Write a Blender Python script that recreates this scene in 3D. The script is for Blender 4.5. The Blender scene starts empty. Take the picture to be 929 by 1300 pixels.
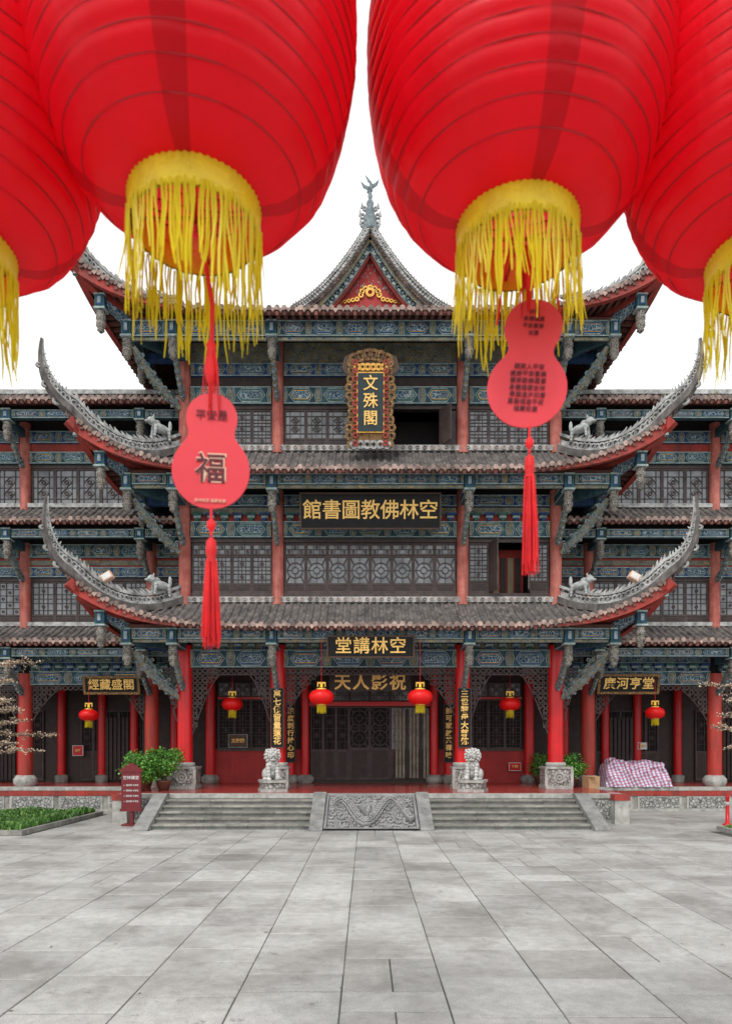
import bpy, math, random, bmesh
from mathutils import Vector, Matrix, noise
from math import sin, cos, pi, radians, sqrt, atan2
random.seed(7)
R=random.random
def U(a,b): return a+(b-a)*random.random()
scene=bpy.context.scene
# ------------------------------------------------------------------ materials
def nt_mat(name):
    m=bpy.data.materials.new(name); m.use_nodes=True
    nt=m.node_tree; b=nt.nodes["Principled BSDF"]
    return m,nt,b
def ramp(nt,fac,stops,interp='LINEAR'):
    r=nt.nodes.new('ShaderNodeValToRGB'); r.color_ramp.interpolation=interp
    e=r.color_ramp.elements
    while len(e)<len(stops): e.new(0.5)
    for i,(p,c) in enumerate(stops):
        e[i].position=p; e[i].color=(c[0],c[1],c[2],1)
    nt.links.new(fac,r.inputs[0]); return r.outputs[0]
def mixc(nt,fac,a,b,mode='MIX'):
    n=nt.nodes.new('ShaderNodeMix'); n.data_type='RGBA'; n.blend_type=mode
    for s,v in ((0,fac),(6,a),(7,b)):
        if hasattr(v,'links'): nt.links.new(v,n.inputs[s])
        elif s==0: n.inputs[0].default_value=v
        else: n.inputs[s].default_value=(v[0],v[1],v[2],1)
    return n.outputs[2]
def noi(nt,scale,detail=4,rough=.6,vec=None,mp=None):
    n=nt.nodes.new('ShaderNodeTexNoise'); n.inputs['Scale'].default_value=scale
    n.inputs['Detail'].default_value=detail; n.inputs['Roughness'].default_value=rough
    if vec is None:
        tc=nt.nodes.new('ShaderNodeTexCoord'); vec=tc.outputs['Object']
    if mp:
        q=nt.nodes.new('ShaderNodeMapping'); q.inputs['Scale'].default_value=mp; nt.links.new(vec,q.inputs[0]); vec=q.outputs[0]
    nt.links.new(vec,n.inputs['Vector']); return n.outputs[0]
def bump(nt,b,h,st=.3,dist=.02):
    n=nt.nodes.new('ShaderNodeBump'); n.inputs['Strength'].default_value=st; n.inputs['Distance'].default_value=dist
    nt.links.new(h,n.inputs['Height']); nt.links.new(n.outputs[0],b.inputs['Normal'])
def island(nt):
    return nt.nodes.new('ShaderNodeNewGeometry').outputs['Random Per Island']
def mat(name,c1,c2=None,scale=3,rough=.7,bst=.25,bs=40,isl=0,metal=0,spec=.4,grime=0,crease_shade=0):
    m,nt,b=nt_mat(name)
    if c2 is None: c2=tuple(x*.55 for x in c1)
    f=noi(nt,scale,5,.65)
    col=ramp(nt,f,[(.35,c1),(.68,c2)])
    if isl:
        k=ramp(nt,island(nt),[(0,(1-isl,)*3),(1,(1+isl*.5,)*3)])
        col=mixc(nt,1,col,k,'MULTIPLY')
    if grime:
        k=ramp(nt,noi(nt,1,5,.7,mp=(6,6,.7)),[(.40,(1,1,1)),(.66,(1-grime,)*3)])
        col=mixc(nt,1,col,k,'MULTIPLY')
        k2=ramp(nt,noi(nt,14,6,.75),[(.60,(0,0,0)),(.74,(1,1,1))])
        col=mixc(nt,k2,col,(.26,.25,.23))
    if crease_shade:
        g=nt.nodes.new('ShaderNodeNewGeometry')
        k=ramp(nt,g.outputs['Pointiness'],[(.44,(1-crease_shade,)*3),(.50,(.85,.85,.85)),(.56,(1.25,1.25,1.25))])  # occlusion shade painted into the colour: hollows darkened, raised edges lightened
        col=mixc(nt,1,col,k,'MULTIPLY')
    nt.links.new(col,b.inputs['Base Color'])
    b.inputs['Roughness'].default_value=rough; b.inputs['Metallic'].default_value=metal
    b.inputs['Specular IOR Level'].default_value=spec
    if bst: bump(nt,b,noi(nt,bs,4),bst,.01)
    return m
M={}
M['tile']=mat('roof_tile',(.215,.19,.175),(.065,.06,.058),2.6,.8,.6,25,grime=.5)
M['tileend']=mat('tile_end',(.44,.31,.26),(.14,.10,.09),3,.8,.3,60,isl=.55)
M['deck']=mat('deck_wood',(.08,.035,.028),(.035,.018,.018))
M['rafter']=mat('rafter_wood',(.25,.09,.07),(.09,.04,.032),3,isl=.45)
M['fascia']=mat('fascia_red',(.44,.045,.032),(.22,.045,.035),2.5,grime=.35)
M['orn']=mat('ridge_plaster',(.54,.54,.52),(.15,.15,.145),4,.85,.6,30)
M['beast']=mat('beast_plaster',(.50,.52,.51),(.22,.23,.22),8,.8,.6,30)
M['colred']=mat('column_red_lacquer',(.66,.012,.015),(.50,.012,.014),1.5,.28,.08,20)
M['colold']=mat('column_faded_red',(.60,.20,.155),(.38,.08,.06),2.2,.7,.3,30,grime=.4)
M['colw']=mat('column_red_worn',(.52,.045,.03),(.38,.05,.035),1.5,.5,.15,20,grime=.3)
M['wood']=mat('dark_wood',(.05,.032,.027),(.025,.018,.016),4,.6)
M['wood2']=mat('window_wood',(.085,.058,.052),(.038,.028,.026),4,.55)
M['woodf']=mat('plaque_frame',(.10,.05,.03),(.05,.03,.02),8,.5)
M['tealp']=mat('plaque_teal_black',(.018,.035,.04),(.012,.022,.026),5,.5)
M['redwall']=mat('red_wall',(.42,.035,.03),(.32,.03,.026),1.2,.7,.1,15,grime=.2)
M['yellowwin']=mat('interior_wall',(.35,.30,.18),(.25,.2,.12),3,.8)
M['curtain']=mat('door_curtain',(.26,.23,.17),(.13,.11,.08),4,.45)
M['floor_red']=mat('red_floor',(.42,.06,.05),(.30,.04,.035),1,.2,.06,10)
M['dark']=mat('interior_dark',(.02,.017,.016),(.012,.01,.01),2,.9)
M['teal']=mat('paint_teal',(.055,.135,.165),(.022,.055,.08),4,.75,grime=.55)
M['blue']=mat('paint_blue',(.035,.10,.27),(.018,.05,.13),5,.75,grime=.45)
M['mint']=mat('paint_mint',(.44,.52,.50),(.16,.23,.24),7,.8)
M['green']=mat('paint_green',(.055,.18,.15),(.028,.085,.08),5,.75,grime=.5)
M['stoneb']=mat('carved_brace_paint',(.26,.31,.32),(.07,.095,.11),9,.8,.4,30)
M['gold']=mat('gold_leaf',(.85,.50,.10),(.50,.25,.05),9,.35,.2,40,metal=.35)
M['goldtxt']=mat('gold_lettering',(.98,.66,.22),(.80,.45,.10),9,.4,.0,40,metal=.1)
M['black']=mat('black_lacquer',(.010,.010,.011),(.016,.016,.016),3,.55,.05,20,spec=.2)
M['stone']=mat('grey_stone',(.42,.41,.37),(.20,.195,.175),2.5,.8,.5,25,grime=.4)
M['stonel']=mat('pale_stone',(.52,.51,.47),(.27,.27,.25),4,.8,.6,22,grime=.25)
M['stonec']=mat('carved_pale_stone',(.62,.61,.58),(.36,.36,.34),5,.8,.4,30,crease_shade=.78)
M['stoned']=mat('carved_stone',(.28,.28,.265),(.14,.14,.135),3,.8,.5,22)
M['relief']=mat('relief_stone',(.31,.31,.30),(.17,.17,.165),3,.75,.35,30,crease_shade=.85)
M['step']=mat('step_stone',(.38,.37,.32),(.19,.185,.16),1.8,.75,.5,25,isl=.22,grime=.3)
M['white']=mat('white_paint',(.75,.75,.73),(.62,.62,.6),4,.7)
M['yellow']=mat('yellow_cloth',(.88,.64,.02),(.70,.48,.02),9,.38,.5,60)
M['bark']=mat('bark',(.18,.14,.115),(.08,.06,.05),8,.9,.6,30)
M['pot']=mat('clay_pot',(.20,.10,.06),(.13,.07,.05),5,.7)
M['card']=mat('cardboard',(.48,.30,.16),(.40,.25,.13),5,.85)
M['signred']=mat('sign_maroon',(.17,.015,.02),(.13,.012,.016),3,.5,.05)
M['soil']=mat('soil',(.09,.075,.05),(.05,.045,.03),5,.95,.8,20)
def fret(name,cols,scale,dk=.42):
    m,nt,b=nt_mat(name)
    tc=nt.nodes.new('ShaderNodeTexCoord')
    v=nt.nodes.new('ShaderNodeTexVoronoi'); v.feature='DISTANCE_TO_EDGE'; v.inputs['Scale'].default_value=scale
    nt.links.new(tc.outputs['Object'],v.inputs['Vector'])
    c=ramp(nt,v.outputs['Distance'],[(0,cols[0]),(.07,cols[1]),(.17,cols[2]),(.3,cols[3])],'CONSTANT')
    d=noi(nt,3,5)
    c=mixc(nt,1,c,ramp(nt,d,[(.3,(1,1,1)),(.7,(dk,dk,dk))]),'MULTIPLY')
    nt.links.new(c,b.inputs['Base Color']); b.inputs['Roughness'].default_value=.75
    bump(nt,b,v.outputs['Distance'],.4,.02)
    return m
M['fret']=fret('painted_ornament',[(.46,.53,.52),(.04,.14,.21),(.03,.09,.22),(.24,.34,.33)],8)
M['fret2']=fret('painted_scroll',[(.50,.34,.14),(.05,.15,.17),(.38,.44,.42),(.03,.09,.18)],10)
M['fretg']=fret('gilded_carving',[(.08,.04,.02),(.42,.22,.06),(.16,.07,.03),(.60,.36,.11)],14)
M['carve']=fret('stone_relief',[(.12,.12,.11),(.33,.33,.31),(.45,.45,.42),(.55,.55,.52)],9,.6)
M['carveL']=fret('pendant_carving',[(.06,.05,.04),(.29,.26,.22),(.44,.42,.37),(.22,.18,.15)],16)
m,nt,b=nt_mat('old_window_glass')
nt.links.new(ramp(nt,noi(nt,2.0,3),[(.3,(.06,.07,.08)),(.7,(.24,.25,.26))]),b.inputs['Base Color'])
b.inputs['Roughness'].default_value=.2; b.inputs['Specular IOR Level'].default_value=.7
M['glass']=m
# paving slabs
m,nt,b=nt_mat('paving_stone')
isl=island(nt)
base=ramp(nt,isl,[(0,(.37,.365,.35)),(.5,(.455,.45,.43)),(.93,(.50,.495,.475)),(1,(.36,.35,.33))])
n1=ramp(nt,noi(nt,.45,7,.7),[(.36,(.72,.715,.70)),(.60,(1.04,1.04,1.03))])
n2=ramp(nt,noi(nt,7,7,.75),[(.3,(.74,.74,.735)),(.6,(1.05,1.05,1.05))])
c=mixc(nt,1,mixc(nt,1,base,n1,'MULTIPLY'),n2,'MULTIPLY')
n3=ramp(nt,noi(nt,60,3,.7),[(.35,(.78,.78,.78)),(.6,(1.06,1.06,1.06))])
c=mixc(nt,1,c,n3,'MULTIPLY')
st=mixc(nt,1,ramp(nt,noi(nt,2.6,9,.85),[(.57,(0,0,0)),(.63,(1,1,1))]),ramp(nt,noi(nt,.30,2,.5),[(.50,(0,0,0)),(.56,(1,1,1))]),'MULTIPLY')
c=mixc(nt,st,c,(.15,.145,.13))
nt.links.new(c,b.inputs['Base Color'])
nt.links.new(ramp(nt,noi(nt,.9,4),[(.38,(.33,)*3),(.6,(.75,)*3)]),b.inputs['Roughness'])
tc=nt.nodes.new('ShaderNodeTexCoord'); wvn=nt.nodes.new('ShaderNodeTexWave'); wvn.bands_direction='Y'; wvn.inputs['Scale'].default_value=12; wvn.inputs['Distortion'].default_value=2.5; wvn.inputs['Detail'].default_value=2
nt.links.new(tc.outputs['Object'],wvn.inputs['Vector'])
tool=mixc(nt,ramp(nt,isl,[(.45,(0,0,0)),(.46,(1,1,1))],'CONSTANT'),(.5,.5,.5),wvn.outputs['Color'])
hh_=mixc(nt,.5,noi(nt,45,5,.7),tool)
bump(nt,b,hh_,.7,.01)
M['pave']=m
M['joint']=mat('joint_mortar',(.10,.10,.085),(.05,.055,.04),2,.95)
M['ground']=mat('ground_concrete',(.36,.35,.33),(.24,.24,.23),.5,.9)
def leafmat(name,a,bb,c3):
    m,nt,b=nt_mat(name)
    nt.links.new(ramp(nt,island(nt),[(0,a),(.6,bb),(1,c3)]),b.inputs['Base Color'])
    b.inputs['Roughness'].default_value=.5
    return m
M['leaf']=leafmat('shrub_leaf',(.03,.11,.015),(.08,.26,.03),(.20,.42,.06))
M['grass']=leafmat('ground_cover_leaf',(.035,.10,.018),(.09,.22,.04),(.18,.34,.07))
M['blossom']=leafmat('pale_bud',(.40,.28,.18),(.60,.46,.34),(.72,.62,.47))
def cloth(name,col,tr,mixf,seams=False):
    m,nt,b=nt_mat(name)
    out=nt.nodes['Material Output']
    c=ramp(nt,noi(nt,3,3),[(.3,col),(.7,tuple(x*.86 for x in col))])
    t=ramp(nt,noi(nt,3,3),[(.3,tr),(.7,tuple(x*.88 for x in tr))])
    if seams:
        tc=nt.nodes.new('ShaderNodeTexCoord'); sx=nt.nodes.new('ShaderNodeSeparateXYZ')
        nt.links.new(tc.outputs['Object'],sx.inputs[0])
        at=nt.nodes.new('ShaderNodeMath'); at.operation='ARCTAN2'
        nt.links.new(sx.outputs[0],at.inputs[0]); nt.links.new(sx.outputs[1],at.inputs[1])
        ml=nt.nodes.new('ShaderNodeMath'); ml.operation='MULTIPLY_ADD'; ml.inputs[1].default_value=4/(2*pi); ml.inputs[2].default_value=.12
        nt.links.new(at.outputs[0],ml.inputs[0])
        fr=nt.nodes.new('ShaderNodeMath'); fr.operation='FRACT'; nt.links.new(ml.outputs[0],fr.inputs[0])
        k=ramp(nt,fr.outputs[0],[(0,(.70,.70,.70)),(.13,(1,1,1))],'CONSTANT')
        c=mixc(nt,1,c,k,'MULTIPLY'); t=mixc(nt,1,t,k,'MULTIPLY')
        bump(nt,b,noi(nt,6,4,.6,mp=(3,3,.8)),.25,.02)
    nt.links.new(c,b.inputs['Base Color']); b.inputs['Roughness'].default_value=.4
    b.inputs['Specular IOR Level'].default_value=.4
    tr_=nt.nodes.new('ShaderNodeBsdfTranslucent'); nt.links.new(t,tr_.inputs['Color'])
    mx=nt.nodes.new('ShaderNodeMixShader'); mx.inputs[0].default_value=mixf
    nt.links.new(b.outputs[0],mx.inputs[1]); nt.links.new(tr_.outputs[0],mx.inputs[2])
    nt.links.new(mx.outputs[0],out.inputs['Surface'])
    return m
M['silk']=cloth('red_lantern_silk',(.98,.008,.028),(1,.035,.07),.58,True)
M['silk2']=cloth('red_lantern_cloth',(.92,.012,.012),(1,.05,.04),.3)
M['fringe']=cloth('yellow_fringe',(.80,.66,.015),(.95,.85,.04),.4)
M['rib']=mat('lantern_rib',(.50,.005,.012),(.45,.005,.01),3,.6,0)
M['tag']=mat('tag_red',(.72,.035,.05),(.64,.03,.045),4,.45,.05)
M['tassel']=mat('tassel_red',(.90,.015,.02),(.7,.01,.015),9,.6,.3,isl=.3)
M['ink']=mat('ink_dark',(.10,.010,.018),(.09,.01,.018),4,.6,0)
M['tagpale']=mat('tag_pale',(.80,.50,.36),(.75,.45,.32),4,.6,0)
# tarp plaid
m,nt,b=nt_mat('plaid_tarp')
tc=nt.nodes.new('ShaderNodeTexCoord')
def wv(dirn,sc,rot):
    w=nt.nodes.new('ShaderNodeTexWave'); w.bands_direction=dirn; w.inputs['Scale'].default_value=sc; w.inputs['Distortion'].default_value=2.5; w.inputs['Detail'].default_value=1; w.inputs['Detail Scale'].default_value=.8
    mp=nt.nodes.new('ShaderNodeMapping'); mp.inputs['Rotation'].default_value=rot
    nt.links.new(tc.outputs['Object'],mp.inputs[0]); nt.links.new(mp.outputs[0],w.inputs['Vector']); return w.outputs['Fac']
c=ramp(nt,wv('X',2.6,(.2,.3,.5)),[(0,(.74,.75,.80)),(.42,(.05,.12,.46)),(.66,(.74,.75,.80)),(.86,(.55,.05,.08))],'CONSTANT')
c2=ramp(nt,wv('Z',3.0,(.5,.2,.1)),[(0,(1,1,1)),(.50,(.28,.38,.82)),(.70,(1,1,1)),(.88,(.85,.28,.32))],'CONSTANT')
nt.links.new(mixc(nt,1,c,c2,'MULTIPLY'),b.inputs['Base Color']); b.inputs['Roughness'].default_value=.4
M['tarp']=m

# ------------------------------------------------------------------ builder
class MB:
    def __init__(s): s.v=[]; s.f=[]; s.m=[]; s.s=[]
    def add(s,vs,fs,m,sm=False):
        o=len(s.v); s.v+= [tuple(v) for v in vs]
        for f in fs: s.f.append([i+o for i in f]); s.m.append(m); s.s.append(sm)
    def box(s,x0,x1,y0,y1,z0,z1,m,X=None):
        vs=[Vector((x,y,z)) for z in (z0,z1) for y in (y0,y1) for x in (x0,x1)]
        if X: vs=[X@v for v in vs]
        s.add(vs,[(0,2,3,1),(4,5,7,6),(0,1,5,4),(2,6,7,3),(0,4,6,2),(1,3,7,5)],m)
    def cyl(s,x,y,z0,z1,r0,r1,m,n=16,caps=True):
        s.tube([Vector((x,y,z0)),Vector((x,y,z1))],[r0,r1],m,n)
    def tube(s,pts,rs,m,n=8,sm=True):
        vs=[];fs=[]
        N=len(pts)
        for i,p in enumerate(pts):
            t=(pts[min(i+1,N-1)]-pts[max(i-1,0)]).normalized()
            up=Vector((0,1,0)) if abs(t.z)>.9 else Vector((0,0,1))
            a=t.cross(up).normalized(); b=a.cross(t)
            for k in range(n):
                an=2*pi*k/n; vs.append(p+(a*cos(an)+b*sin(an))*rs[i])
        for i in range(N-1):
            for k in range(n):
                k2=(k+1)%n
                fs.append((i*n+k,(i+1)*n+k,(i+1)*n+k2,i*n+k2))
        s.add(vs,fs,m,sm)
        s.add(vs[:n],[tuple(range(n))],m); s.add(vs[-n:],[tuple(reversed(range(n)))],m)
    def lathe(s,x,y,prof,m,n=16,sm=True):
        vs=[];fs=[]
        for (r,z) in prof:
            for k in range(n):
                an=2*pi*(k+.5)/n; vs.append((x+r*cos(an),y+r*sin(an),z))
        for i in range(len(prof)-1):
            for k in range(n):
                k2=(k+1)%n; fs.append((i*n+k,i*n+k2,(i+1)*n+k2,(i+1)*n+k))
        s.add(vs,fs,m,sm)
    def loft(s,pts,ws,hs,m,side=None):
        N=len(pts); vs=[]
        for i,p in enumerate(pts):
            t=(pts[min(i+1,N-1)]-pts[max(i-1,0)]).normalized()
            sd=side if side else t.cross(Vector((0,0,1))).normalized()
            up=sd.cross(t).normalized()
            w=ws[i]/2; h=hs[i]/2
            vs+=[p-sd*w-up*h,p+sd*w-up*h,p+sd*w+up*h,p-sd*w+up*h]
        fs=[]
        for i in range(N-1):
            for k in range(4):
                k2=(k+1)%4; fs.append((i*4+k,i*4+k2,i*4+4+k2,i*4+4+k))
        fs.append((3,2,1,0)); fs.append(tuple(N*4-4+k for k in range(4)))
        s.add(vs,fs,m)
    def plate(s,pts,y,th,m):
        n=len(pts)
        vs=[(p[0],y,p[1]) for p in pts]+[(p[0],y+th,p[1]) for p in pts]
        fs=[tuple(range(n)),tuple(reversed(range(n,2*n)))]
        for i in range(n): j=(i+1)%n; fs.append((i,i+n,j+n,j))
        s.add(vs,fs,m)
    def ring(s,c,e1,e2,ro,ri,th,m,n=10,a0=0,a1=2*pi):
        c=Vector(c); e3=e1.cross(e2).normalized()*th/2
        full=abs(a1-a0-2*pi)<1e-6; K=n if full else n+1
        vs=[]
        for k in range(K):
            an=a0+(a1-a0)*k/n; d=e1*cos(an)+e2*sin(an)
            vs+=[c+d*ro-e3,c+d*ri-e3,c+d*ri+e3,c+d*ro+e3]
        fs=[]
        for k in range(n):
            a=k*4; b=((k+1)%K)*4
            for q in range(4):
                q2=(q+1)%4; fs.append((a+q,a+q2,b+q2,b+q))
        s.add(vs,fs,m)
    def obj(s,name,parent=None,loc=(0,0,0),rot=(0,0,0)):
        me=bpy.data.meshes.new(name); me.from_pydata(s.v,[],s.f)
        used=[];mi=[]
        for k in s.m:
            if k not in used: used.append(k)
            mi.append(used.index(k))
        for k in used: me.materials.append(M[k])
        me.polygons.foreach_set('material_index',mi); me.polygons.foreach_set('use_smooth',s.s)
        me.update()
        bm=bmesh.new(); bm.from_mesh(me); bmesh.ops.recalc_face_normals(bm,faces=bm.faces); bm.to_mesh(me); bm.free()
        o=bpy.data.objects.new(name,me); scene.collection.objects.link(o)
        o.location=loc; o.rotation_euler=rot
        if parent: o.parent=parent
        return o
def empty(name,loc=(0,0,0)):
    e=bpy.data.objects.new(name,None); scene.collection.objects.link(e); e.location=loc; e.empty_display_size=.3; return e
def text(body,loc,size,matk,parent,rot=(pi/2,0,0),vertical=False,ext=.012,lsp=1.0,name='lettering',off=0.0):
    cu=bpy.data.curves.new(name,'FONT'); cu.body='\n'.join(body) if vertical else body
    cu.size=size; cu.align_x='CENTER'; cu.align_y='CENTER'; cu.extrude=ext; cu.offset=off; cu.space_line=lsp
    cu.materials.append(M[matk]); cu.resolution_u=3
    o=bpy.data.objects.new(name,cu); scene.collection.objects.link(o); o.location=loc; o.rotation_euler=rot; o.parent=parent
    return o
EX=Vector((1,0,0)); EY=Vector((0,1,0)); EZ=Vector((0,0,1))
BX=.15
# ------------------------------------------------------------------ roofs
def cc(r): return .45*r+.55*(1-(1-r)**2)
class Skirt:
    def __init__(s,W,zt,drop,o,oc,L): s.W,s.zt,s.drop,s.o,s.oc,s.L=W,zt,drop,o,oc,L
    def k(s,u): return max(0,min(1,(abs(u)-s.W+3)/(s.oc+3)))
    def ext(s,u): return s.o+(s.oc-s.o)*s.k(u)**2
    def P(s,u,t):
        a=max(0,abs(u)-s.W); e=s.ext(u); v=a+(e-a)*t; r=v/e
        return Vector((u,v,s.zt-s.drop*cc(r)+s.L*s.k(u)**3.4*r**1.5))
def build_skirt(mb,T,S,pitch=.25,u0=None,u1=None):
    um=S.W+S.oc
    lo=-um if u0 is None else u0; hi=um if u1 is None else u1
    n=int(round((hi-lo)/pitch)); pitch=(hi-lo)/n
    prof=[(0,0),(.22,.0),(.32,.055),(.5,.085),(.68,.055),(.78,0)]
    rows=[0,.15,.3,.45,.6,.75,.9,1.0]
    us=[];hs=[]
    for i in range(n):
        jz=U(-.010,.010); jx=U(-.012,.012)
        for (f,h) in prof: us.append(lo+(i+f)*pitch+(jx if h>0 else 0)); hs.append(h+(jz if h>0 else 0))
    us.append(hi); hs.append(0)
    vs=[];fs=[]
    for t in rows:
        for u,h in zip(us,hs):
            p=S.P(u,t); p.z+=h; vs.append(T@p)
    w=len(us)
    for j in range(len(rows)-1):
        for i in range(w-1): fs.append((j*w+i,j*w+i+1,(j+1)*w+i+1,(j+1)*w+i))
    mb.add(vs,fs,'tile')
    m=max(8,n//2); vs=[];fs=[]
    for t in (0,.3,.6,.97):
        for i in range(m+1):
            p=S.P(lo+(hi-lo)*i/m,t); p.z-=.07; vs.append(T@p)
    for j in range(3):
        for i in range(m): fs.append((j*(m+1)+i,j*(m+1)+i+1,(j+1)*(m+1)+i+1,(j+1)*(m+1)+i))
    mb.add(vs,fs,'deck')
    out=(T.to_3x3()@EY)
    sd=(T.to_3x3()@EX)
    for i in range(n):
        u=lo+(i+.5)*pitch
        if abs(u)<S.W+S.oc-.12 or u0 is not None:
            pts=[]
            for t in (0,.33,.66,.985):
                p=S.P(u,t); p.z-=.135; pts.append(T@p)
            if (pts[-1]-pts[0]).length>.3:
                mb.loft(pts,[.1]*4,[.11]*4,'rafter',side=sd)
        p=S.P(u+U(-.012,.012),1.0); p.z+=.02+U(-.012,.012); c=T@p
        mb.add([c+out*.02+(sd*cos(a)+EZ*sin(a))*.083 for a in [2*pi*q/10 for q in range(10)]]+
               [c-out*.03+(sd*cos(a)+EZ*sin(a))*.083 for a in [2*pi*q/10 for q in range(10)]],
               [tuple(range(10))]+[(q,(q+1)%10,10+(q+1)%10,10+q) for q in range(10)],'tileend')
        u2=lo+i*pitch
        p=S.P(u2,1.0); c=T@p; dz=U(-.02,.015)
        a=[c+out*.015+sd*x+EZ*(z+dz) for x,z in ((-.085,.02),(-.085,-.03),(-.03,-.085),(0,-.125),(.03,-.085),(.085,-.03),(.085,.02))]
        mb.add(a+[q-out*.02 for q in a],[tuple(range(7))]+[(q,(q+1)%7,7+(q+1)%7,7+q) for q in range(7)],'tileend')
    seg=60; 
    for i in range(seg):
        ua=lo+(hi-lo)*i/seg; ub=lo+(hi-lo)*(i+1)/seg
        q=[]
        for uu in (ua,ub):
            k=S.k(uu) if u0 is None else 0
            p=S.P(uu,1.0); h=.07+.34*max(0,(k-.35)/.65)**1.3
            a=p+Vector((0,-.05,-.05)); b=p+Vector((0,-.05,-.05-h)); b2=b+Vector((0,-.12-.1*k,.0)); a2=a+Vector((0,-.12,0))
            q.append([T@a,T@b,T@b2,T@a2])
        kk=S.k((ua+ub)/2) if u0 is None else 0
        mb.add(q[0]+q[1],[(0,1,5,4),(1,2,6,5),(2,3,7,6)],'fascia' if kk>.42 else 'rafter')
def horn(mb,S,cx,cy,sx,sy,tip,ctrl,hh=.42):
    pts=[]
    for i in range(9):
        a=S.oc*i/8; p=S.P(S.W+a,0) if a>0 else Vector((0,0,S.zt))
        pts.append(Vector((cx+sx*a,cy+sy*a,p.z+.12)))
    C=pts[-1].copy()
    Tp=C+Vector((sx*tip[0],sy*tip[0],tip[1])); Ct=C+Vector((sx*ctrl[0],sy*ctrl[0],ctrl[1]))
    for i in range(1,13):
        s=i/12; pts.append(C*(1-s)**2+Ct*2*s*(1-s)+Tp*s*s)
    N=len(pts); side=Vector((-sy,sx,0)).normalized()
    if side.cross(pts[1]-pts[0]).z<0: side=-side
    f=[1 if i<9 else 1-(i-8)/13 for i in range(N)]
    mb.loft(pts,[.26*q+.04 for q in f],[.18*q+.04 for q in f],'tile',side=side)
    up=[]
    for i in range(N):
        t=(pts[min(i+1,N-1)]-pts[max(i-1,0)]).normalized(); up.append(side.cross(t).normalized())
    top=[pts[i]+up[i]*(hh*f[i]+.02) for i in range(N)]
    mb.loft(top,[.15*q+.03 for q in f],[.07*q+.02 for q in f],'orn',side=side)
    mid=[pts[i]+up[i]*(hh*.5*f[i]+.02) for i in range(N)]
    mb.loft(mid,[.03]*N,[hh*.3*q+.02 for q in f],'orn',side=side)
    low=[pts[i]+up[i]*(.12*f[i]) for i in range(N)]
    mb.loft(low,[.20*q+.03 for q in f],[.05*q+.015 for q in f],'orn',side=side)
    for i in range(1,N-2):
        t=(pts[i+1]-pts[i]); n=max(1,int(t.length/.15))
        for j in range(n):
            q=pts[i]+t*(j/n); r=(hh*.24*f[i]+.015)*U(.9,1.1)
            c=q+up[i]*(hh*.55*f[i]+.02)
            mb.ring(c,t.normalized(),up[i],r,r*.55,.14*f[i]+.05,'orn',8)
            c2=q+up[i]*(hh*f[i]+.05)
            s2=(.09*f[i]+.02)*U(.7,1.25)
            mb.loft([c2,c2+up[i]*s2*1.3+t.normalized()*s2],[.07*f[i]+.02,.03],[s2*.8,.015],'orn',side=side)
    for i in (10,13,16):
        c=pts[i]-up[i]*.08
        mb.ring(c,Vector((sx,sy,0)).normalized(),EZ,.10*f[i]+.04,.05*f[i]+.01,.08,'orn',10)
    pb=[]
    for i in range(9):
        a=S.oc*i/8; p=S.P(S.W+a,0) if a>0 else Vector((0,0,S.zt))
        pb.append(Vector((cx+sx*a,cy+sy*a,p.z-.22)))
    mb.loft(pb,[.24]*9,[.3]*9,'fascia',side=side)
# ------------------------------------------------------------------ painted beam
def painted_beam(mb,x0,x1,z0,z1,y,dep=.22,seg=1.5,base='teal',inner='blue'):
    mb.box(x0,x1,y,y+dep,z0,z1,base)
    h=z1-z0; e=.035
    mb.box(x0,x1,y-.012,y-.001,z1-e,z1-.003,'mint'); mb.box(x0,x1,y-.012,y-.001,z0+.003,z0+e,'mint')
    n=max(1,int(round((x1-x0)/seg))); w=(x1-x0)/n; zc=(z0+z1)/2; hh=h/2-e-.02
    for i in range(n):
        c=x0+(i+.5)*w; a=w*.36; b=a-hh*.75
        def hexa(k): 
            d=hh*(1-k); q=hh-d
            return [(c-a+d,zc),(c-b,zc-q),(c+b,zc-q),(c+a-d,zc),(c+b,zc+q),(c-b,zc+q)]
        mb.plate(hexa(1),y-.014,.012,'mint'); mb.plate(hexa(.86),y-.022,.012,inner)
        mb.plate(hexa(.64),y-.028,.012,'mint' if i%2 else 'gold'); mb.plate(hexa(.56),y-.034,.012,'fret')
        for sgn in (-1,1):
            xe=c+sgn*w*.5
            for kk,(o1,mk) in enumerate(((.0,'fret2'),(.045,'mint'))):
                wd=.045 if kk==0 else .015
                p=[(xe-sgn*w*o1,zc-hh),(xe-sgn*w*(o1+wd),zc-hh),(xe-sgn*w*(o1+wd+.04),zc),(xe-sgn*w*(o1+wd),zc+hh),(xe-sgn*w*o1,zc+hh)]
                if kk==1: p=[(xe-sgn*w*.06,zc-hh),(xe-sgn*w*.075,zc-hh),(xe-sgn*w*.115,zc),(xe-sgn*w*.075,zc+hh),(xe-sgn*w*.06,zc+hh),(xe-sgn*w*.10,zc)]
                mb.plate(p,y-.012,.010,mk)
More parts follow.
